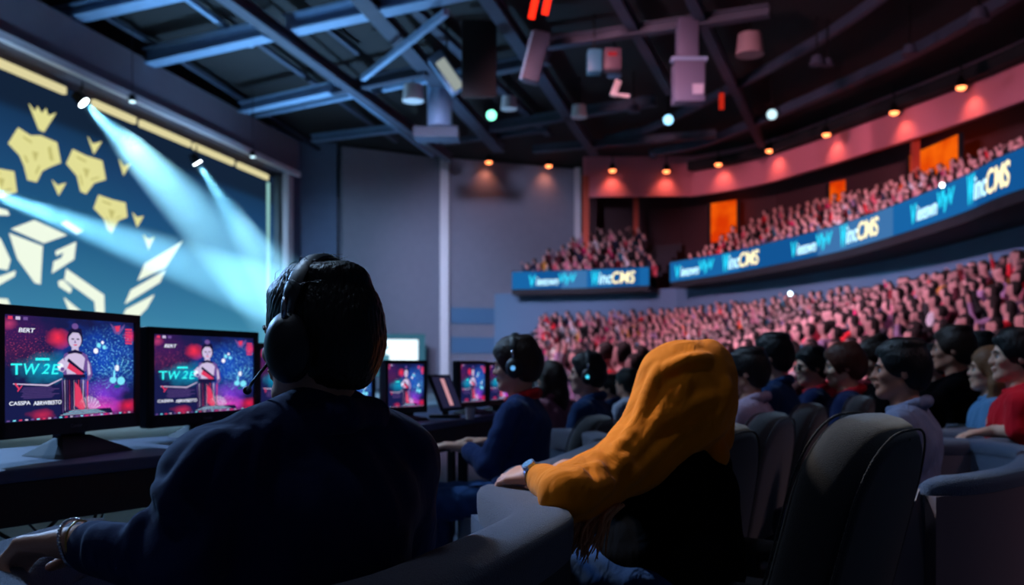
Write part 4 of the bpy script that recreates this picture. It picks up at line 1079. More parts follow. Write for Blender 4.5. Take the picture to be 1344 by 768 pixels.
h.cap(V3(870, 590, 2.5), shr, .06, .06, .04); h.cap(V3(840, 570, 2.48), V3(775, 618, 2.48), .05, .045, .04); h.cap(V3(775, 618, 2.48), V3(742, 622, 2.52), .045, .035, .03)
h.cap(V3(905, 592, 2.5), V3(938, 598, 2.44), .04, .036, .02); h.cap(V3(938, 598, 2.44), V3(944, 575, 2.5), .034, .03, .02); h.cap(V3(944, 578, 2.5), V3(952, 545, 2.5), .03, .03, .03)
# folds of the cloth, laid on its surface
h.folds([[(866, 484), (852, 520), (836, 560), (806, 598)], [(884, 508), (868, 545), (842, 585), (806, 620)], [(938, 542), (898, 565), (855, 603), (820, 634)], [(944, 520), (908, 532), (878, 556)],
         [(930, 468), (902, 474), (874, 488)], [(950, 556), (922, 574), (888, 598), (848, 636)], [(738, 622), (744, 645), (746, 672)], [(727, 624), (730, 648), (731, 674)], [(718, 630), (718, 648), (720, 664)],
         [(760, 618), (765, 642), (762, 670)], [(785, 610), (786, 635), (775, 662)], [(750, 632), (775, 642), (806, 634)], [(955, 500), (950, 530), (935, 555)], [(900, 500), (890, 530), (862, 566)]],
        [.011, .008, .009, .006, .005, .011, .010, .009, .007, .010, .009, .008, .006, .005], .03, y0=1.9, y1=2.8)
sub = SDF()
h.ell(hcn+Hd@np.array([.115, 0, -.02]), (.085, .07, .095), Hd, .02, True)      # face opening
sdf_obj('hoodie', h, .0055, orange, root, og, disp=folds(.0022))
hh = MB()
H_strand = hair_mat('hair_copper', (215, 140, 95))
for i in range(110):
    t = i/109; a = P(738+78*t+random.uniform(-6, 6), 674-12*t, 2.13+.06*t+random.uniform(-.02, .03)); c = a+Vector((-.03-.06*random.random(), random.uniform(-.05, .01), -.05-.03*random.random())); e_ = c+Vector((-.035*random.random(), 0, -.02-.04*random.random()))
    hh.tube([p-root.location for p in catmull([a, (a+c)/2+Vector((-.01, 0, .004)), c, e_], 3)], [.005]*4+[.004]*3+[.0025]*2+[.0008], 5)
hh.build('hair', H_strand, root, smooth=True)
t = SDF(); t.ell(pel, (.17, .16, .12), None, .04)
for q in (1, -1):
    l1, l2, l3 = pel+B@np.array([.0, .095*q, 0]), pel+B@np.array([.44, .13*q, -.02]), pel+B@np.array([.4, .13*q, -.42]); t.cap(l1, l2, .1, .075, .03); t.cap(l2, l3, .068, .052, .03)
sdf_obj('trousers', t, .012, jeans, root, og, disp=folds(.004))
for q in (1, -1):
    l3 = pel+B@np.array([.4, .13*q, -.49]); t = SDF(); t.cap(l3, l3+B@np.array([.16, 0, -.01]), .045, .04, .02); sdf_obj('shoe', t, .01, M_black, root, og)
# watch
e = empty('wrist_watch', Vector(wr+(wr-el)*.02)); tag(e, 'silver wrist watch with pale blue face on the orange-sleeved arm', 'watch')
d = Vector(wr-el).normalized(); fm = frame(d, (0, 0, 1)); b = MB()
ring = [fm @ Vector((math.cos(2*PI*i/30)*.0315, math.sin(2*PI*i/30)*.0315, 0)) for i in range(30)]
b.sweep(ring+[ring[0]], lambda i, t: [(-.002, -.009), (.002, -.009), (.002, .009), (-.002, .009)], True, False, up=d)
b.build('strap', mat('watch_steel', (150, 165, 200), .25, metal=.9), e)
nn = Vector((-.25, -.75, .6)); nn = (nn-d*nn.dot(d)).normalized(); b = MB(); b.cyl(nn*.031, nn*.041, .019, .018, 28); o = b.build('case', MATS['watch_steel'], e, auto=40)
MB().cyl(nn*.0405, nn*.042, .015, .015, 24).build('dial', mat('dial', (120, 170, 215), .15), o); MB().beam(nn*.043, nn*.043+d*.011, .0016, .0006).build('hand', M_white, o)
# ================================================================== FURNITURE AND SCREENS
M_desk = mat('desk_top', (70, 84, 118), .55, bump=.3, bscale=60, var=.1)
M_apron = mat('desk_black', (10, 11, 15), .6)
M_fab = mat('grey_weave', (84, 88, 110), .95, bump=1, bscale=330, kind='weave', sheen=.3)
M_fabd = mat('dark_weave', (20, 23, 33), .95, bump=1, bscale=330, kind='weave', sheen=.2)
M_fabi = mat('blue_grey_weave', (62, 84, 118), .95, bump=1, bscale=330, kind='weave', sheen=.3)
M_fabk = mat('charcoal_weave', (15, 20, 30), .95, bump=.35, bscale=420, kind='weave', sheen=.35)
M_shell = mat('pale_shell', (120, 104, 112), .6, var=.05, bscale=10)
def desk(a, c, depth, label, legs):
    a, c = Vector((a[0], a[1], 0)), Vector((c[0], c[1], 0)); t = (c-a).normalized(); n = Vector((-t.y, t.x, 0))
    e = empty('player_desk', a); tag(e, label, 'desk', None); L = (c-a).length; up = Vector((0, 0, 1))
    R = Matrix((t, n, up)).transposed()
    MB().box(t*L/2+n*depth/2+up*.812, (L, depth, .036), R, .008).build('desktop', M_desk, e)
    MB().box(t*L/2+n*.035+up*.735, (L-.02, .03, .118), R, .004).build('front_panel', M_apron, e)
    MB().box(t*L/2+n*(depth-.05)+up*.765, (L-.1, .025, .055), R, .004).build('back_panel', M_apron, e)
    for k, f in enumerate(legs):
        for dd in (.07, depth-.1): MB().box(t*f+n*dd+up*.345, (.045, .045, .69), R, .004).build('leg', M_apron, e)
    return e, t, n
desk1, t1, n1 = desk((-1.95, 1.36), (-.585, 3.48), .64, 'near desk carrying the two large monitors, cables hanging beneath', (.1, 1.12, 2.3))
desk2, t2, n2 = desk((-.54, 3.80), (.17, 5.95), .64, 'far desk carrying the small monitors before the red-collared player', (.15, 1.1, 2.1))
# --- screen picture
def blobs_mat():
    m = bpy.data.materials.new('game_picture'); m.use_nodes = True; nt = m.node_tree; nt.nodes.remove(nt.nodes['Principled BSDF'])
    tc = nt.nodes.new('ShaderNodeTexCoord'); e = nt.nodes.new('ShaderNodeEmission')
    base = nt.nodes.new('ShaderNodeRGB'); base.outputs[0].default_value = srgb((22, 26, 70)); cur = base.outputs[0]
    ns = nt.nodes.new('ShaderNodeTexNoise'); ns.inputs['Scale'].default_value = 9; ns.inputs['Detail'].default_value = 5
    nt.links.new(tc.outputs['Object'], ns.inputs['Vector'])
    def blob(cx, cz, r, col, amt=1, sx=1):
        nonlocal cur
        mp = nt.nodes.new('ShaderNodeMapping'); mp.inputs['Location'].default_value = (-cx*sx, 0, -cz); mp.inputs['Scale'].default_value = (sx, 0, 1)
        ln = nt.nodes.new('ShaderNodeVectorMath'); ln.operation = 'LENGTH'; nt.links.new(tc.outputs['Object'], mp.inputs[0]); nt.links.new(mp.outputs[0], ln.inputs[0])
        ad = nt.nodes.new('ShaderNodeMath'); ad.operation = 'MULTIPLY_ADD'; nt.links.new(ns.outputs['Fac'], ad.inputs[0]); ad.inputs[1].default_value = r*1.0; nt.links.new(ln.outputs['Value'], ad.inputs[2])
        mr = nt.nodes.new('ShaderNodeMapRange'); mr.inputs['From Min'].default_value = r*1.5; mr.inputs['From Max'].default_value = r*.55; mr.inputs['To Max'].default_value = amt
        nt.links.new(ad.outputs[0], mr.inputs['Value'])
        mx = nt.nodes.new('ShaderNodeMix'); mx.data_type = 'RGBA'; nt.links.new(mr.outputs[0], mx.inputs['Factor']); nt.links.new(cur, mx.inputs['A']); mx.inputs['B'].default_value = srgb(col); cur = mx.outputs['Result']
    blob(.75, .6, .45, (16, 64, 170)); blob(.1, .85, .3, (60, 24, 84), .8); blob(.38, .8, .105, (235, 45, 75)); blob(.1, .66, .16, (70, 26, 70), .5, .5); blob(.3, .5, .17, (10, 140, 180), .9, .7)
    blob(.75, .22, .22, (110, 50, 190)); blob(.7, .08, .13, (220, 60, 180), .9, .6); blob(.95, .08, .1, (220, 30, 70)); blob(.26, .05, .06, (200, 40, 80), .8, .5); blob(.97, .85, .07, (220, 40, 110)); blob(.04, .92, .07, (190, 60, 110), .8)
    for scale, thr, mask, col in ((70, .62, (.8, .6, .38), (110, 190, 240)), (110, .64, (.62, .12, .22), (230, 190, 240)), (90, .66, (.15, .7, .25), (200, 70, 110))):
        sp = nt.nodes.new('ShaderNodeTexNoise'); sp.inputs['Scale'].default_value = scale; sp.inputs['Detail'].default_value = 2; nt.links.new(tc.outputs['Object'], sp.inputs['Vector'])
        g = nt.nodes.new('ShaderNodeMapRange'); g.inputs['From Min'].default_value = thr-.05; g.inputs['From Max'].default_value = thr+.03; nt.links.new(sp.outputs['Fac'], g.inputs['Value'])
        mp = nt.nodes.new('ShaderNodeMapping'); mp.inputs['Location'].default_value = (-mask[0], 0, -mask[1]); mp.inputs['Scale'].default_value = (1, 0, 1)
        ln = nt.nodes.new('ShaderNodeVectorMath'); ln.operation = 'LENGTH'; nt.links.new(tc.outputs['Object'], mp.inputs[0]); nt.links.new(mp.outputs[0], ln.inputs[0])
        mr = nt.nodes.new('ShaderNodeMapRange'); mr.inputs['From Min'].default_value = mask[2]; mr.inputs['From Max'].default_value = mask[2]*.4; nt.links.new(ln.outputs['Value'], mr.inputs['Value'])
        mu = nt.nodes.new('ShaderNodeMath'); mu.operation = 'MULTIPLY'; nt.links.new(g.outputs[0], mu.inputs[0]); nt.links.new(mr.outputs[0], mu.inputs[1])
        mx = nt.nodes.new('ShaderNodeMix'); mx.data_type = 'RGBA'; nt.links.new(mu.outputs[0], mx.inputs['Factor']); nt.links.new(cur, mx.inputs['A']); mx.inputs['B'].default_value = srgb(col); cur = mx.outputs['Result']
    nt.links.new(cur, e.inputs[0]); e.inputs[1].default_value = 1.15
    nt.links.new(e.outputs[0], nt.nodes['Material Output'].inputs['Surface']); return m
M_game = blobs_mat()
AM = [emis('art_pale', (205, 190, 225), 1), emis('art_dark', (26, 22, 60), 1), emis('art_violet', (110, 80, 150), 1), emis('art_red', (225, 60, 100), 1), emis('art_cyan', (50, 235, 235), 1.2), emis('art_white', (235, 240, 255), 1.1), emis('art_teal', (14, 96, 130), 1), emis('art_glow', (120, 220, 245), 1.1)]
def art_mesh():
    b = MB()
    lay = [0]
    def pg(pts, mi):
        lay[0] += 1; b.mi = mi; y = -.0008-.00006*lay[0]
        b.poly([(x, y, z) for x, z in pts])
    def el(cx, cz, rx, rz, mi, n=18, a0=0): pg([(cx+rx*math.cos(2*PI*i/n+a0), cz+rz*math.sin(2*PI*i/n+a0)) for i in range(n)], mi)
    # woman in a long dress: hair knot, head, neck, bodice, sash, arms, skirt
    pg([(.40, .03), (.39, .2), (.42, .36), (.44, .42), (.54, .42), (.57, .3), (.60, .14), (.62, .04)], 1)
    for i in range(12):
        x = .41+i*.017; pg([(x, .04), (x+.004, .04), (x+.002+.03*(.5-i/12)*-.6, .38), (x-.001, .38)], [2, 0, 2, 3][i % 4])
    pg([(.50, .12), (.56, .06), (.585, .1), (.54, .3), (.5, .36)], 3)
    pg([(.42, .40), (.40, .52), (.42, .64), (.46, .67), (.55, .67), (.60, .63), (.60, .52), (.56, .40)], 2)
    pg([(.44, .44), (.42, .6), (.46, .65), (.54, .655), (.58, .6), (.56, .44)], 0)
    pg([(.44, .5), (.46, .56), (.57, .46), (.55, .41)], 3); pg([(.44, .57), (.45, .6), (.58, .46), (.57, .44)], 1)
    pg([(.59, .62), (.625, .55), (.64, .43), (.62, .38), (.595, .36), (.6, .42), (.585, .5)], 2); pg([(.60, .58), (.615, .54), (.625, .44), (.605, .42), (.6, .5)], 0)
    pg([(.41, .6), (.37, .55), (.37, .48), (.41, .46), (.44, .5), (.43, .55)], 0); el(.39, .52, .022, .03, 5); el(.405, .49, .015, .02, 2)
    pg([(.41, .4), (.58, .4), (.58, .435), (.41, .435)], 1)
    pg([(.475, .64), (.475, .74), (.525, .74), (.53, .64)], 0)
    el(.5, .8, .062, .1, 1); el(.5, .785, .05, .085, 0); pg([(.455, .82), (.45, .88), (.49, .92), (.55, .9), (.56, .82), (.53, .86), (.48, .86)], 1); el(.50, .925, .025, .03, 2)
    el(.482, .795, .012, .007, 1); el(.522, .795, .012, .007, 1); pg([(.498, .79), (.494, .755), (.508, .755)], 2); el(.502, .735, .016, .006, 3)
    pg([(.44, .66), (.5, .69), (.56, .66), (.55, .64), (.5, .655), (.45, .64)], 1)
    # trailing ribbon and splash shapes
    pg([(.06, .36), (.3, .34), (.4, .4), (.4, .39), (.3, .325), (.06, .35)], 0)
    for k, (x, z, r) in enumerate(((.69, .74, .018), (.665, .68, .02), (.735, .72, .016), (.72, .77, .012))): el(x, z, r, r*1.5, 5 if k % 2 else 7, 9)
    el(.88, .36, .035, .045, 7, 12, .3); el(.81, .37, .03, .035, 7, 12); el(.845, .5, .02, .035, 5, 9); el(.845, .3, .03, .02, 6, 9); el(.82, .43, .01, .05, 7, 9, .4)
    for i in range(26):
        a = rad(-10+i*9); L = .12+.07*((i*7) % 5)/5; c, s_ = math.cos(a), math.sin(a)
        pg([(.845+c*.05, .38+s_*.07), (.845+c*L+.003, .38+s_*L*1.4), (.845+c*L-.003, .38+s_*L*1.4)], 7 if i % 2 else 6)
    pg([(.78, .98), (.82, .87), (.86, .86), (.9, .93), (.91, .98), (.87, .93), (.84, .91), (.81, .95)], 2); pg([(.82, .95), (.835, .89), (.86, .9), (.87, .96)], 3)
    for i in range(16):
        a = rad(20+i*9); pg([(.6+.02*math.cos(a), .06), (.6+math.cos(a)*.1, .06+math.sin(a)*.15), (.605+math.cos(a)*.1, .055+math.sin(a)*.15)], 0 if i % 2 else 5)
    # small text lines, icons, task bar
    for r_ in range(7): x0 = .12-.008*(r_ % 3); pg([(x0, .315-.016*r_), (x0+.2+.03*((r_*5) % 3), .315-.016*r_), (x0+.2+.03*((r_*5) % 3), .311-.016*r_), (x0, .311-.016*r_)], 2)
    pg([(.06, .36), (.09, .3), (.1, .3), (.075, .36)], 3); pg([(.08, .29), (.11, .34), (.115, .335), (.085, .28)], 3)
    for i in range(3): pg([(.02+.05*i, .955), (.05+.05*i, .955), (.05+.05*i, .985), (.02+.05*i, .985)], (3, 0, 2)[i])
    for i in range(6): pg([(.91, .93-.03*i), (.97, .93-.03*i), (.97, .912-.03*i), (.91, .912-.03*i)], 3)
    pg([(.36, .02), (.8, .02), (.78, .075), (.42, .08)], 1)
    for i in range(5): pg([(.38+.02*i, .03+.01*i), (.74-.02*i, .03+.01*i), (.74-.02*i, .034+.01*i), (.38+.02*i, .034+.01*i)], 7 if i % 2 else 0)
    pg([(.2, .6), (.3, .6), (.3, .575), (.2, .575)], 4)
    for i in range(24): x = .01+i*.04; pg([(x, .006), (x+.02, .006), (x+.02, .018), (x, .018)], (2, 7, 3, 0)[i % 4])
    me = bpy.data.meshes.new('artwork'); b.bm.to_mesh(me); b.bm.free()
    for x in AM: me.materials.append(x)
    return me
ART = art_mesh()
disp_me = bpy.data.meshes.new('display'); disp_me.from_pydata([(0, 0, 0), (1, 0, 0), (1, 0, 1), (0, 0, 1)], [], [(0, 1, 2, 3)]); disp_me.materials.append(M_game)
M_bez = mat('monitor_black', (13, 14, 18), .35); M_mside = mat('monitor_side', (20, 30, 42), .5); M_mbase = mat('monitor_base', (16, 19, 26), .75); M_logo = mat('logo_grey', (130, 132, 140), .4)
def monitor(name, L, R, z0, h, label, zdesk=.83, detail=True, base=True, grp='monitors on the player desks', art=True):
    L, R = Vector((L[0], L[1], 0)), Vector((R[0], R[1], 0)); t = (R-L).normalized(); w = (R-L).length; up = Vector((0, 0, 1)); n = Vector((t.y, -t.x, 0))   # n faces the player
    mid = (L+R)/2; e = empty(name, (mid.x, mid.y, zdesk)); tag(e, label, 'monitor', grp)
    Rm = Matrix((t, -n, up)).transposed(); zc = z0+h/2-zdesk; bz = .026*h/.36; bb = .045*h/.36
    MB().box(-n*.02+up*zc, (w, .035, h), Rm, .006).build('housing', M_mside, e)
    b = MB()
    for c, s_ in (((-w/2+bz/2, 0, 0), (bz, .012, h)), ((w/2-bz/2, 0, 0), (bz, .012, h)), ((0, 0, h/2-bz/2), (w, .012, bz)), ((0, 0, -h/2+bb/2), (w, .012, bb))):
        b.box(Rm @ Vector(c)+n*.003+up*zc, s_, Rm)
    b.build('bezel', M_bez, e)
    o = bpy.data.objects.new('display', disp_me); C.objects.link(o); o.parent = e
    W_, H_ = w-2*bz, h-bz-bb; org = -t*W_/2+n*.0015+up*(z0+bb-zdesk)
    Mx = Matrix((t*W_, -n*1, up*H_)).transposed().to_4x4(); Mx.translation = org; o.matrix_local = Mx
    a = bpy.data.objects.new('artwork', ART); C.objects.link(a); a.parent = o
    if detail:
        for s_, m, x, z, ww, hh, sh in (('T', AM[4], .04, .44, .075, .105, 0), ('W', AM[4], .125, .44, .11, .105, .2), ('2', AM[4], .245, .445, .06, .1, .3), ('E', AM[4], .315, .44, .065, .1, .2),
                                        ('BERT', AM[5], .09, .84, .11, .04, .2), ('CASSPA', AM[5], .03, .155, .14, .035, 0), ('ABRWBESTO', AM[5], .19, .145, .2, .038, .1)):
            tx = text_obj(s_, m, o, 'screen_lettering', sh); fit_text(tx, (x, -.006, z), (1, 0, 0), (0, 0, 1), ww, hh, .01)
        tx = text_obj('Cemler', M_logo, e, 'maker_lettering', 0); fit_text(tx, t*-.025+n*.0095+up*(z0+.017-zdesk), t, up, .05, .011, .02)
    if base:
        b = MB(); b.mi = 0
        b.prism([Rm @ Vector(v) for v in ((-.05, -.0, z0-zdesk+.06), (-.035, .02, .02), (.075, .02, .02), (.05, 0, z0-zdesk+.06))], -n, .03); b.build('stand_neck', M_bez, e)
        k = w/.61
        b = MB(); pts = [(-.16*k, -.1), (.15*k, -.1), (.16*k, -.07), (.1*k, .1), (-.1*k, .1), (-.165*k, -.07)]
        A_ = [b.bm.verts.new(Rm @ Vector((x, y, .001))) for x, y in pts]; B_ = [b.bm.verts.new(Rm @ Vector((x*.9, y*.85, .012))) for x, y in pts]; C_ = [b.bm.verts.new(Rm @ Vector((x*.38, y*.2+.01, .055*k))) for x, y in pts]
        for X_, Y_ in ((A_, B_), (B_, C_)):
            for i in range(6): b.bm.faces.new((X_[i], X_[(i+1) % 6], Y_[(i+1) % 6], Y_[i]))
        b.bm.faces.new(C_); b.bm.faces.new(A_[::-1]); b.build('stand_base', M_mbase, e)
    return e
monitor('computer_monitor', (-1.415, 2.50), (-1.268, 3.10), .895, .375, 'largest computer monitor at the left end of the near desk')
monitor('computer_monitor', (-1.285, 3.22), (-1.058, 3.79), .878, .36, 'second computer monitor on the near desk, left of the large player')
monitor('computer_monitor', (-1.12, 4.0), (-.98, 4.45), .86, .34, 'computer monitor mostly hidden behind the large player face and hand-side', detail=False)
monitor('computer_monitor', (-.86, 4.15), (-.655, 4.35), .86, .26, 'small monitor whose edge shows right of the large player head', detail=False)
monitor('computer_monitor', (-.615, 4.40), (-.435, 4.62), .865, .262, 'small monitor right of the large player shoulder, under the white display', detail=False)
monitor('computer_monitor', (-.295, 5.0), (-.15, 5.28), .865, .262, 'left one of the paired small monitors before the red-collared player', detail=False)
monitor('computer_monitor', (-.145, 5.36), (0.0, 5.66), .865, .255, 'right one of the paired small monitors, partly behind the red-collared player', detail=False)
# tilted tablet on a stand
tp = Vector((-.345, 4.72, .83)); e = empty('tablet', tp); tag(e, 'tilted tablet on a black stand between the small monitors', 'tablet')
Rt = Matrix.Rotation(rad(62), 3, 'Z') @ Matrix.Rotation(rad(-24), 3, 'X')
MB().box((0, 0, .13), (.2, .014, .2), Rt, .004).build('tablet_body', M_bez, e)
MB().box(Vector((0, 0, .13))+Rt @ Vector((0, -.009, 0)), (.17, .002, .17), Rt).build('tablet_screen', emis('tablet_dark', (34, 34, 60), 1), e)
MB().box(Vector((0, 0, .13))+Rt @ Vector((.0, -.0115, 0)), (.035, .001, .15), Rt).build('screen_figure', emis('tablet_pink', (210, 150, 160), .9), e)
MB().box((.0, 0, .01), (.16, .12, .016), None, .005).beam((0, .02, .01), (0, .02, .12), .03, .02).build('tablet_stand', M_bez, e)
for k, (px, py, Y, lab) in enumerate(((617, 545, 4.6, 'white cup standing by the tablet on the far desk'),)):
    e = empty('cup', (P(px, py, Y).x, Y, .83)); tag(e, lab, 'cup'); MB().cyl((0, 0, 0), (0, 0, .06), .02, .026, 20).build('cup_body', M_white, e, auto=40); MB().cyl((0, 0, .06), (0, 0, .064), .027, .027, 20).build('lid', M_mbase, e)
# keyboards and mice in front of the players (mostly hidden)
# light strip along the back edge of the near desk
# cables under the near desk
for k in range(9):
    f0, f1 = .55+.16*k, .75+.17*k+random.uniform(-.1, .25); base_ = Vector((-1.95, 1.36, 0)); z0 = .70
    a = base_+t1*f0+n1*(.3+.03*(k % 3))+Vector((0, 0, .79)); c = base_+t1*f1+n1*(.25+.04*(k % 4))+Vector((0, 0, .79)); m_ = (a+c)/2; m_.z = (.62, .56, .6, .66, .58, .63, .55, .61, .65)[k]
    pts = catmull([a, (a+m_)/2+Vector((0, 0, -.04)), m_, (m_+c)/2+Vector((0, 0, -.02)), c], 5)
    o = MB().tube(pts, .006+.002*(k % 2), 8).build('cable', M_black, None, smooth=True); tag(o, 'black cable looping under the near desk', 'cable', 'cables under the near desk')
for k, (x0, x1, z1) in enumerate(((.66, .95, .0), (.75, 1.25, .0), (1.3, 1.45, .0))):
    base_ = Vector((-1.95, 1.36, 0)); a = base_+t1*x0+n1*.4+Vector((0, 0, .79)); c = base_+t1*x1+n1*.75+Vector((0, 0, .012))
    pts = catmull([a, a+Vector((0, 0, -.35))+t1*.03, (a+c)/2+Vector((0, 0, -.18)), c+Vector((0, 0, .02)), c+t1*.3-n1*.1], 6)
    o = MB().tube(pts, .010, 8).build('cable', M_black, None, smooth=True); tag(o, 'thick black cable running down from the near desk to the floor', 'cable', 'floor cables under the near desk')
for k in range(7):     # thin lead ends fanning out
    base_ = Vector((-1.95, 1.36, 0))+t1*(1.0+.12*k)+n1*.3; a = base_+Vector((0, 0, .79)); c = base_+t1*random.uniform(-.1, .1)+Vector((0, 0, .60+.03*(k % 3)))
    o = MB().tube(catmull([a, (a+c)/2+t1*random.uniform(-.05, .05), c], 5), .004, 6).build('cable', M_black, None, smooth=True); tag(o, 'short thin cable end dangling under the near desk', 'cable', 'dangling leads under the near desk')

# ---------------------------------------------------------------- chairs
def tub(path, zr, label, w=.062, seat=None, shell=None, pad=None, inner=None, side=1, n=6, grp='tub chairs between the players and spectators', zb=.12, seat_r=.27, padh=.1, sharp=False):
    """side: +1 when the inside of the tub lies to the left of the path"""
    pts = [Vector((x, y, 0)) for x, y in path]; cm = sum(pts, Vector())/len(pts)
    if seat: cm = Vector((seat[0], seat[1], 0))
    q = catmull(pts, n); e = empty('tub_chair', cm); tag(e, label, 'chair', grp)
    q = [p-cm for p in q]
    end = lambda t: min(1, (t*12+.15)**.5, ((1-t)*12+.15)**.5)
    ss = (1 if side > 0 else -1)
    def top(i, t):
        k = w*end(t); z = zr-(1-end(t))*.03; h = padh
        return [(-k*.92, z-h), (-k, z-h*.6), (-k, z-.022), (-k*.86, z-.007), (-k*.5, z), (k*.5, z), (k*.86, z-.007), (k, z-.022), (k, z-h*.6), (k*.92, z-h)]
    MB().sweep(q, top).build('arm_pad', pad or M_fab, e, auto=70)
    MB().sweep(q, lambda i, t: [((-.0)*ss-w*.0+ss*u*w, z) for u, z in ((.1, zb), (.88, zb), (.9, zr-padh), (.1, zr-padh))]).build('outer_shell', shell or M_fabd, e, auto=50)
    MB().sweep(q, lambda i, t: [(ss*u*w, z) for u, z in ((-.9, zb+.1), (.05, zb+.1), (.05, zr-padh), (-.85, zr-padh))]).build('inner_cushion', inner or M_fabi, e, auto=50)
    s = MB(); s.cyl((0, 0, .3), (0, 0, .44), seat_r, seat_r*.96, 40); s.build('seat', inner or M_fabi, e, auto=40)
    MB().cyl((0, 0, .03), (0, 0, .3), .04, .04, 16).cyl((0, 0, 0), (0, 0, .03), .24, .2, 32).build('pedestal', M_blackm, e, auto=40)
    return e
tub([(-.92, 2.02), (-.87, 1.52), (-.72, 1.27), (-.45, 1.14), (-.2, 1.34), (-.07, 1.62), (.035, 1.9), (.065, 2.04), (.04, 2.2), (-.01, 2.38), (-.055, 2.58)], .782, 'large grey tub armchair around the foreground player, corner toward the orange hood', w=.072, seat=(-.42, 1.75), seat_r=.3, n=5)
tub([(-.02, 2.84), (.10, 2.98), (.20, 3.25), (.34, 3.72), (.42, 4.15), (.36, 4.5), (.15, 4.75)], .782, 'grey tub armchair behind the red-collared player', w=.055, seat=(.03, 4.08))
def arc_tub(cx, cy, th, label, r=.33, z=.78, **k):
    a0 = rad(th)+PI/2; pts = [(cx+math.cos(a0+rad(a))*r, cy+math.sin(a0+rad(a))*r) for a in range(70, 291, 20)]
    return tub(pts, z, label, seat=(cx, cy), side=1, n=3, **k)
tub([(1.17, 2.60), (1.35, 2.68), (1.62, 2.93), (1.86, 3.28), (2.02, 3.62), (1.98, 3.95), (1.8, 4.1)], .782, 'pale-shelled tub chair at the right edge of the seating', w=.05, seat=(1.55, 3.45), shell=M_shell, padh=.05, pad=M_fabi, seat_r=.24)
for k, (x, y) in enumerate(((1.93, 4.28), (2.12, 4.95), (2.40, 5.7), (2.72, 6.5))):
    arc_tub(x, y, 55, ['tub chair under the hand of the man in the red t-shirt', 'tub chair beside the woman in pale blue', 'tub chair before the tall man in black', 'farthest tub chair of the right row'][k], shell=M_shell, pad=M_fab, padh=.06, grp='tub chairs in the right row')
def high_back(x, y, th, label, top=.95, wid=.52, recline=12, thick=.12, fabric=None, flare=1.06):
    e = empty('high_back_seat', (x, y, 0)); tag(e, label, 'chair', 'dark high backed seats')
    R = Matrix(fr(th).tolist()); Rt = R @ Matrix.Rotation(rad(-recline), 3, 'Y')
    z0 = .36; Hh = (top-z0)/math.cos(rad(recline)); org = R @ Vector((-.2, 0, z0))
    def outline(ins):
        w = wid/2-ins; h = Hh-ins; out = []
        rr = wid*.42
        for i in range(7): f = i/6; out.append((w*(flare-(flare-1)*f), ins+(h-rr-ins)*f))
        for i in range(1, 13):
            a = PI/2*i/12; out.append((w-rr+rr*math.cos(a)**.8, h-rr+rr*math.sin(a)**.9))
        m = [(-u, v) for u, v in out[::-1]]
        return out+m[1:] if abs(out[-1][0]) < 1e-6 else out+m
    b = MB(); rings = []
    for t in [-1, -.97, -.85, -.6, -.3, .3, .6, .85, .97, 1]:
        ins = .05*(1-math.sqrt(max(0, 1-t*t)))+.0
        rings.append([b.bm.verts.new(org+Rt @ Vector((t*thick/2-.22*u*u*-1, u, v))) for u, v in outline(ins)])
    n = len(rings[0])
    for A_, B_ in zip(rings, rings[1:]):
        for i in range(n): b.bm.faces.new((A_[i], A_[(i+1) % n], B_[(i+1) % n], B_[i]))
    for rg in (rings[0], rings[-1]):    # faces across, in strips so that the curved face shades well
        for i in range(n//2-1): b.bm.faces.new((rg[i], rg[i+1], rg[n-2-i], rg[n-1-i]))
    b.build('backrest', fabric or M_fabk, e, auto=60)
    for sgn in (-1, 1):
        MB().tube([org+Rt @ Vector((sgn*(thick/2-.006)+.22*u*u, u*1.0, v)) for u, v in outline(.016)], .0035, 6).build('seam_piping', M_fabd, e, smooth=True)
    MB().box(R @ Vector((.04, 0, .4)), (.46, wid*.92, .1), R, .035, 3).build('seat_cushion', fabric or M_fabk, e, auto=50)
    for q in (1, -1): MB().box(R @ Vector((.02, q*wid*.53, .53)), (.36, .05, .05), R, .02, 3).beam(R @ Vector((-.1, q*wid*.53, .36)), R @ Vector((-.1, q*wid*.53, .52)), .04, .04).build('armrest', M_fabd, e, auto=50)
    MB().cyl((0, 0, .03), (0, 0, .36), .04, .04, 16).cyl((0, 0, 0), (0, 0, .03), .25, .21, 32).build('pedestal', M_blackm, e, auto=40)
    return e, R
bt = P(1150, 545, 2.36); fw = fr(50)[:, 0]
hbk, R_ = high_back(bt.x+.34*fw[0], bt.y+.34*fw[1], 50, 'tall dark upholstered seat back nearest the viewer at right', top=bt.z, wid=.54, recline=14, thick=.17)
a, c = P(1200, 640, 2.62)-hbk.location, P(1152, 775, 2.62)-hbk.location
nn = Vector((.25, -.6, 0)).normalized()
b = MB(); dd = Vector((-.045, .07, 0)); b.prism([a, a+Vector((-.02, -.02, -.03)), c+Vector((-.07, -.0, 0)), c+Vector((-.1, 0, -.45)), c+Vector((.05, 0, -.45)), a+Vector((.02, 0, -.3))], nn, .02); b.build('side_panel', M_shell, hbk)
for k, (px, py, Y, th, lab) in enumerate(((958, 556, 2.95, 55, 'dark seat back right behind the orange-hooded person'), (1018, 541, 3.75, 58, 'dark seat back in front of the lilac-shirted man'), (1068, 529, 4.45, 60, 'dark seat back behind the man in blue jacket'),
                                          (1132, 519, 4.75, 62, 'dark seat back of the auburn-haired person'), (790, 545, 4.6, 66, 'dark seat back of the third player'), (1160, 512, 5.6, 62, 'far dark seat back left of the grey-shirted man'))):
    p = P(px, py, Y); f_ = fr(th)[:, 0]; high_back(p.x+.3*f_[0], p.y+.3*f_[1], th, lab, top=p.z, wid=.5, recline=10, thick=.12)
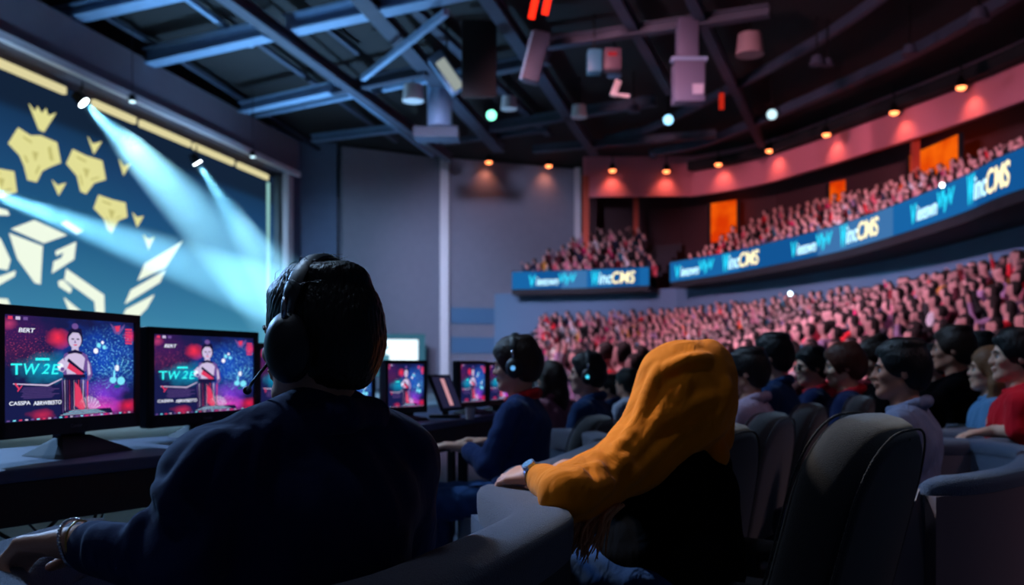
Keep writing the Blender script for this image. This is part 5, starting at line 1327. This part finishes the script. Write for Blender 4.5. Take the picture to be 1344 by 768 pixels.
# ================================================================== LIGHT AND CAMERA
def added_lamp(loc, target, energy, col, angle, label, size=1.3, radius=.35):  # floodlights added out of view to brighten stands, walls and near people
    moving_head(loc, target, label, tuple(int(255*v) for v in col), 4, size, mount=max(.5, ZC-loc[2]), name='arena_floodlight')
    d = (Vector(target)-Vector(loc)).normalized()
    spot(Vector(loc)+d*.15, target, energy, col, angle, .8, radius)
added_lamp((-6, 14, 9.6), (9, 24, 1.5), 16000, (1, .6, .86), 56, 'pink floodlight overhead aimed at the right stand')
added_lamp((-7, 17, 9.0), (3.5, 37, 1.8), 15500, (1, .6, .86), 38, 'pink floodlight overhead aimed at the far stand')
added_lamp((-5, 11, 9.6), (5, 13, .5), 6500, (1, .58, .8), 62, 'pink floodlight overhead aimed at the floor seating')
added_lamp((-5, 16.5, 8.6), (10, 36, 6.5), 11000, (1, .42, .5), 38, 'pink floodlight overhead aimed at the balcony')
added_lamp((-1, 15, 8.2), (13.5, 28, 8.2), 5200, (1, .42, .5), 44, 'pink floodlight overhead aimed at the right balcony')
added_lamp((-7, 17, 8.6), (-5.8, 43.5, 2.5), 13000, (.45, .7, 1), 34, 'blue floodlight overhead aimed at the back wall')
added_lamp((-4, 16, 8.2), (0, 46, 4.5), 15000, (.72, .70, 1), 31, 'pale floodlight overhead aimed at the centre wall')
added_lamp((-6, 17, 8.6), (9.8, 30, 3.9), 5500, (.4, .72, 1), 30, 'blue floodlight overhead aimed at the lower wall')
added_lamp((-3, 15, 8.4), (12, 38, 9.6), 4300, (1, .42, .5), 34, 'pink floodlight overhead aimed at the fascia')
added_lamp((-6.2, 7.5, 9.5), (.5, 3.6, 1), 2600, (.42, .66, 1), 50, 'cool floodlight overhead aimed at the players')
added_lamp((-4.4, 6.5, 8.5), (.45, 2.4, 1.1), 2600, (1, .86, .74), 10.5, 'warm floodlight overhead aimed at the orange hood')
added_lamp((-2.5, 1.5, 9.5), (.8, 2.8, 1), 220, (.6, .75, 1), 34, 'warm floodlight overhead aimed at the seats')
added_lamp((6.5, 1.0, 8.5), (2.5, 3.6, .6), 420, (1, .62, .72), 22, 'mauve floodlight overhead aimed at the right chairs')
p = ws(24, 8.2, 1.6); added_lamp(tuple(p), (-.6, 1.6, 1.0), 9000, (.25, .52, 1), 15, 'blue stage floodlight on the screen truss aimed at the players', .7, .5)
# added fill lamps: down on the stage floor, up onto the roof steel
for k, (t, col, e) in enumerate(((6, (.7, .95, 1), 9000), (13, (.7, .95, 1), 9000), (20, (.7, .95, 1), 9000))):
    p = ws(t, 8.6, 2.0); moving_head(p, p+Vector((.5, -1, -8)), ['stage wash lamp high near the screen corner', 'stage wash lamp high before the screen middle', 'stage wash lamp high beyond the frame edge'][k], (200, 240, 255), 2, .6, mount=2.4)
    spot(p-Vector((0, 0, .2)), p+Vector((1.5, -.4, -8)), e, col, 70, .8, .3)
for k, t in enumerate((8, 18)):  # lights added low down to tint the roof steel blue
    p = ws(t, .5, 4.5)
    e = empty('uplight', p); tag(e, ['blue floor uplight near the screen corner', 'blue floor uplight before the screen middle'][k], 'uplight')
    MB().cyl((0, 0, -.36), (0, 0, 0), .2, .24, 16).build('housing', M_blackm, e)
    spot(p+Vector((0, 0, .05)), p+Vector((1.5, -1, 10)), 9000, (.3, .62, 1), 88, 1, .3)
w = bpy.data.worlds.new('world'); SC.world = w; w.use_nodes = True
w.node_tree.nodes['Background'].inputs[0].default_value = (.10, .13, .22, 1); w.node_tree.nodes['Background'].inputs[1].default_value = .12
cam = bpy.data.cameras.new('camera'); co = bpy.data.objects.new('camera', cam); C.objects.link(co)
co.location = (0, 0, H); co.rotation_euler = (PI/2, 0, 0)
cam.sensor_width = 36; cam.lens = F/1344*36; cam.shift_y = 96/1344; cam.clip_end = 200; cam.clip_start = .05
cam.dof.use_dof = True; cam.dof.focus_distance = 1.75; cam.dof.aperture_fstop = 3.6
SC.camera = co
SC.view_settings.view_transform = 'Standard'; SC.view_settings.look = 'None'; SC.view_settings.gamma = 1; SC.view_settings.exposure = 0
SC.view_settings.use_curve_mapping = False
SC.cycles.use_denoising = True
SC.cycles.max_bounces = 6; SC.cycles.volume_bounces = 0; SC.cycles.sample_clamp_indirect = 4; SC.cycles.sample_clamp_direct = 0
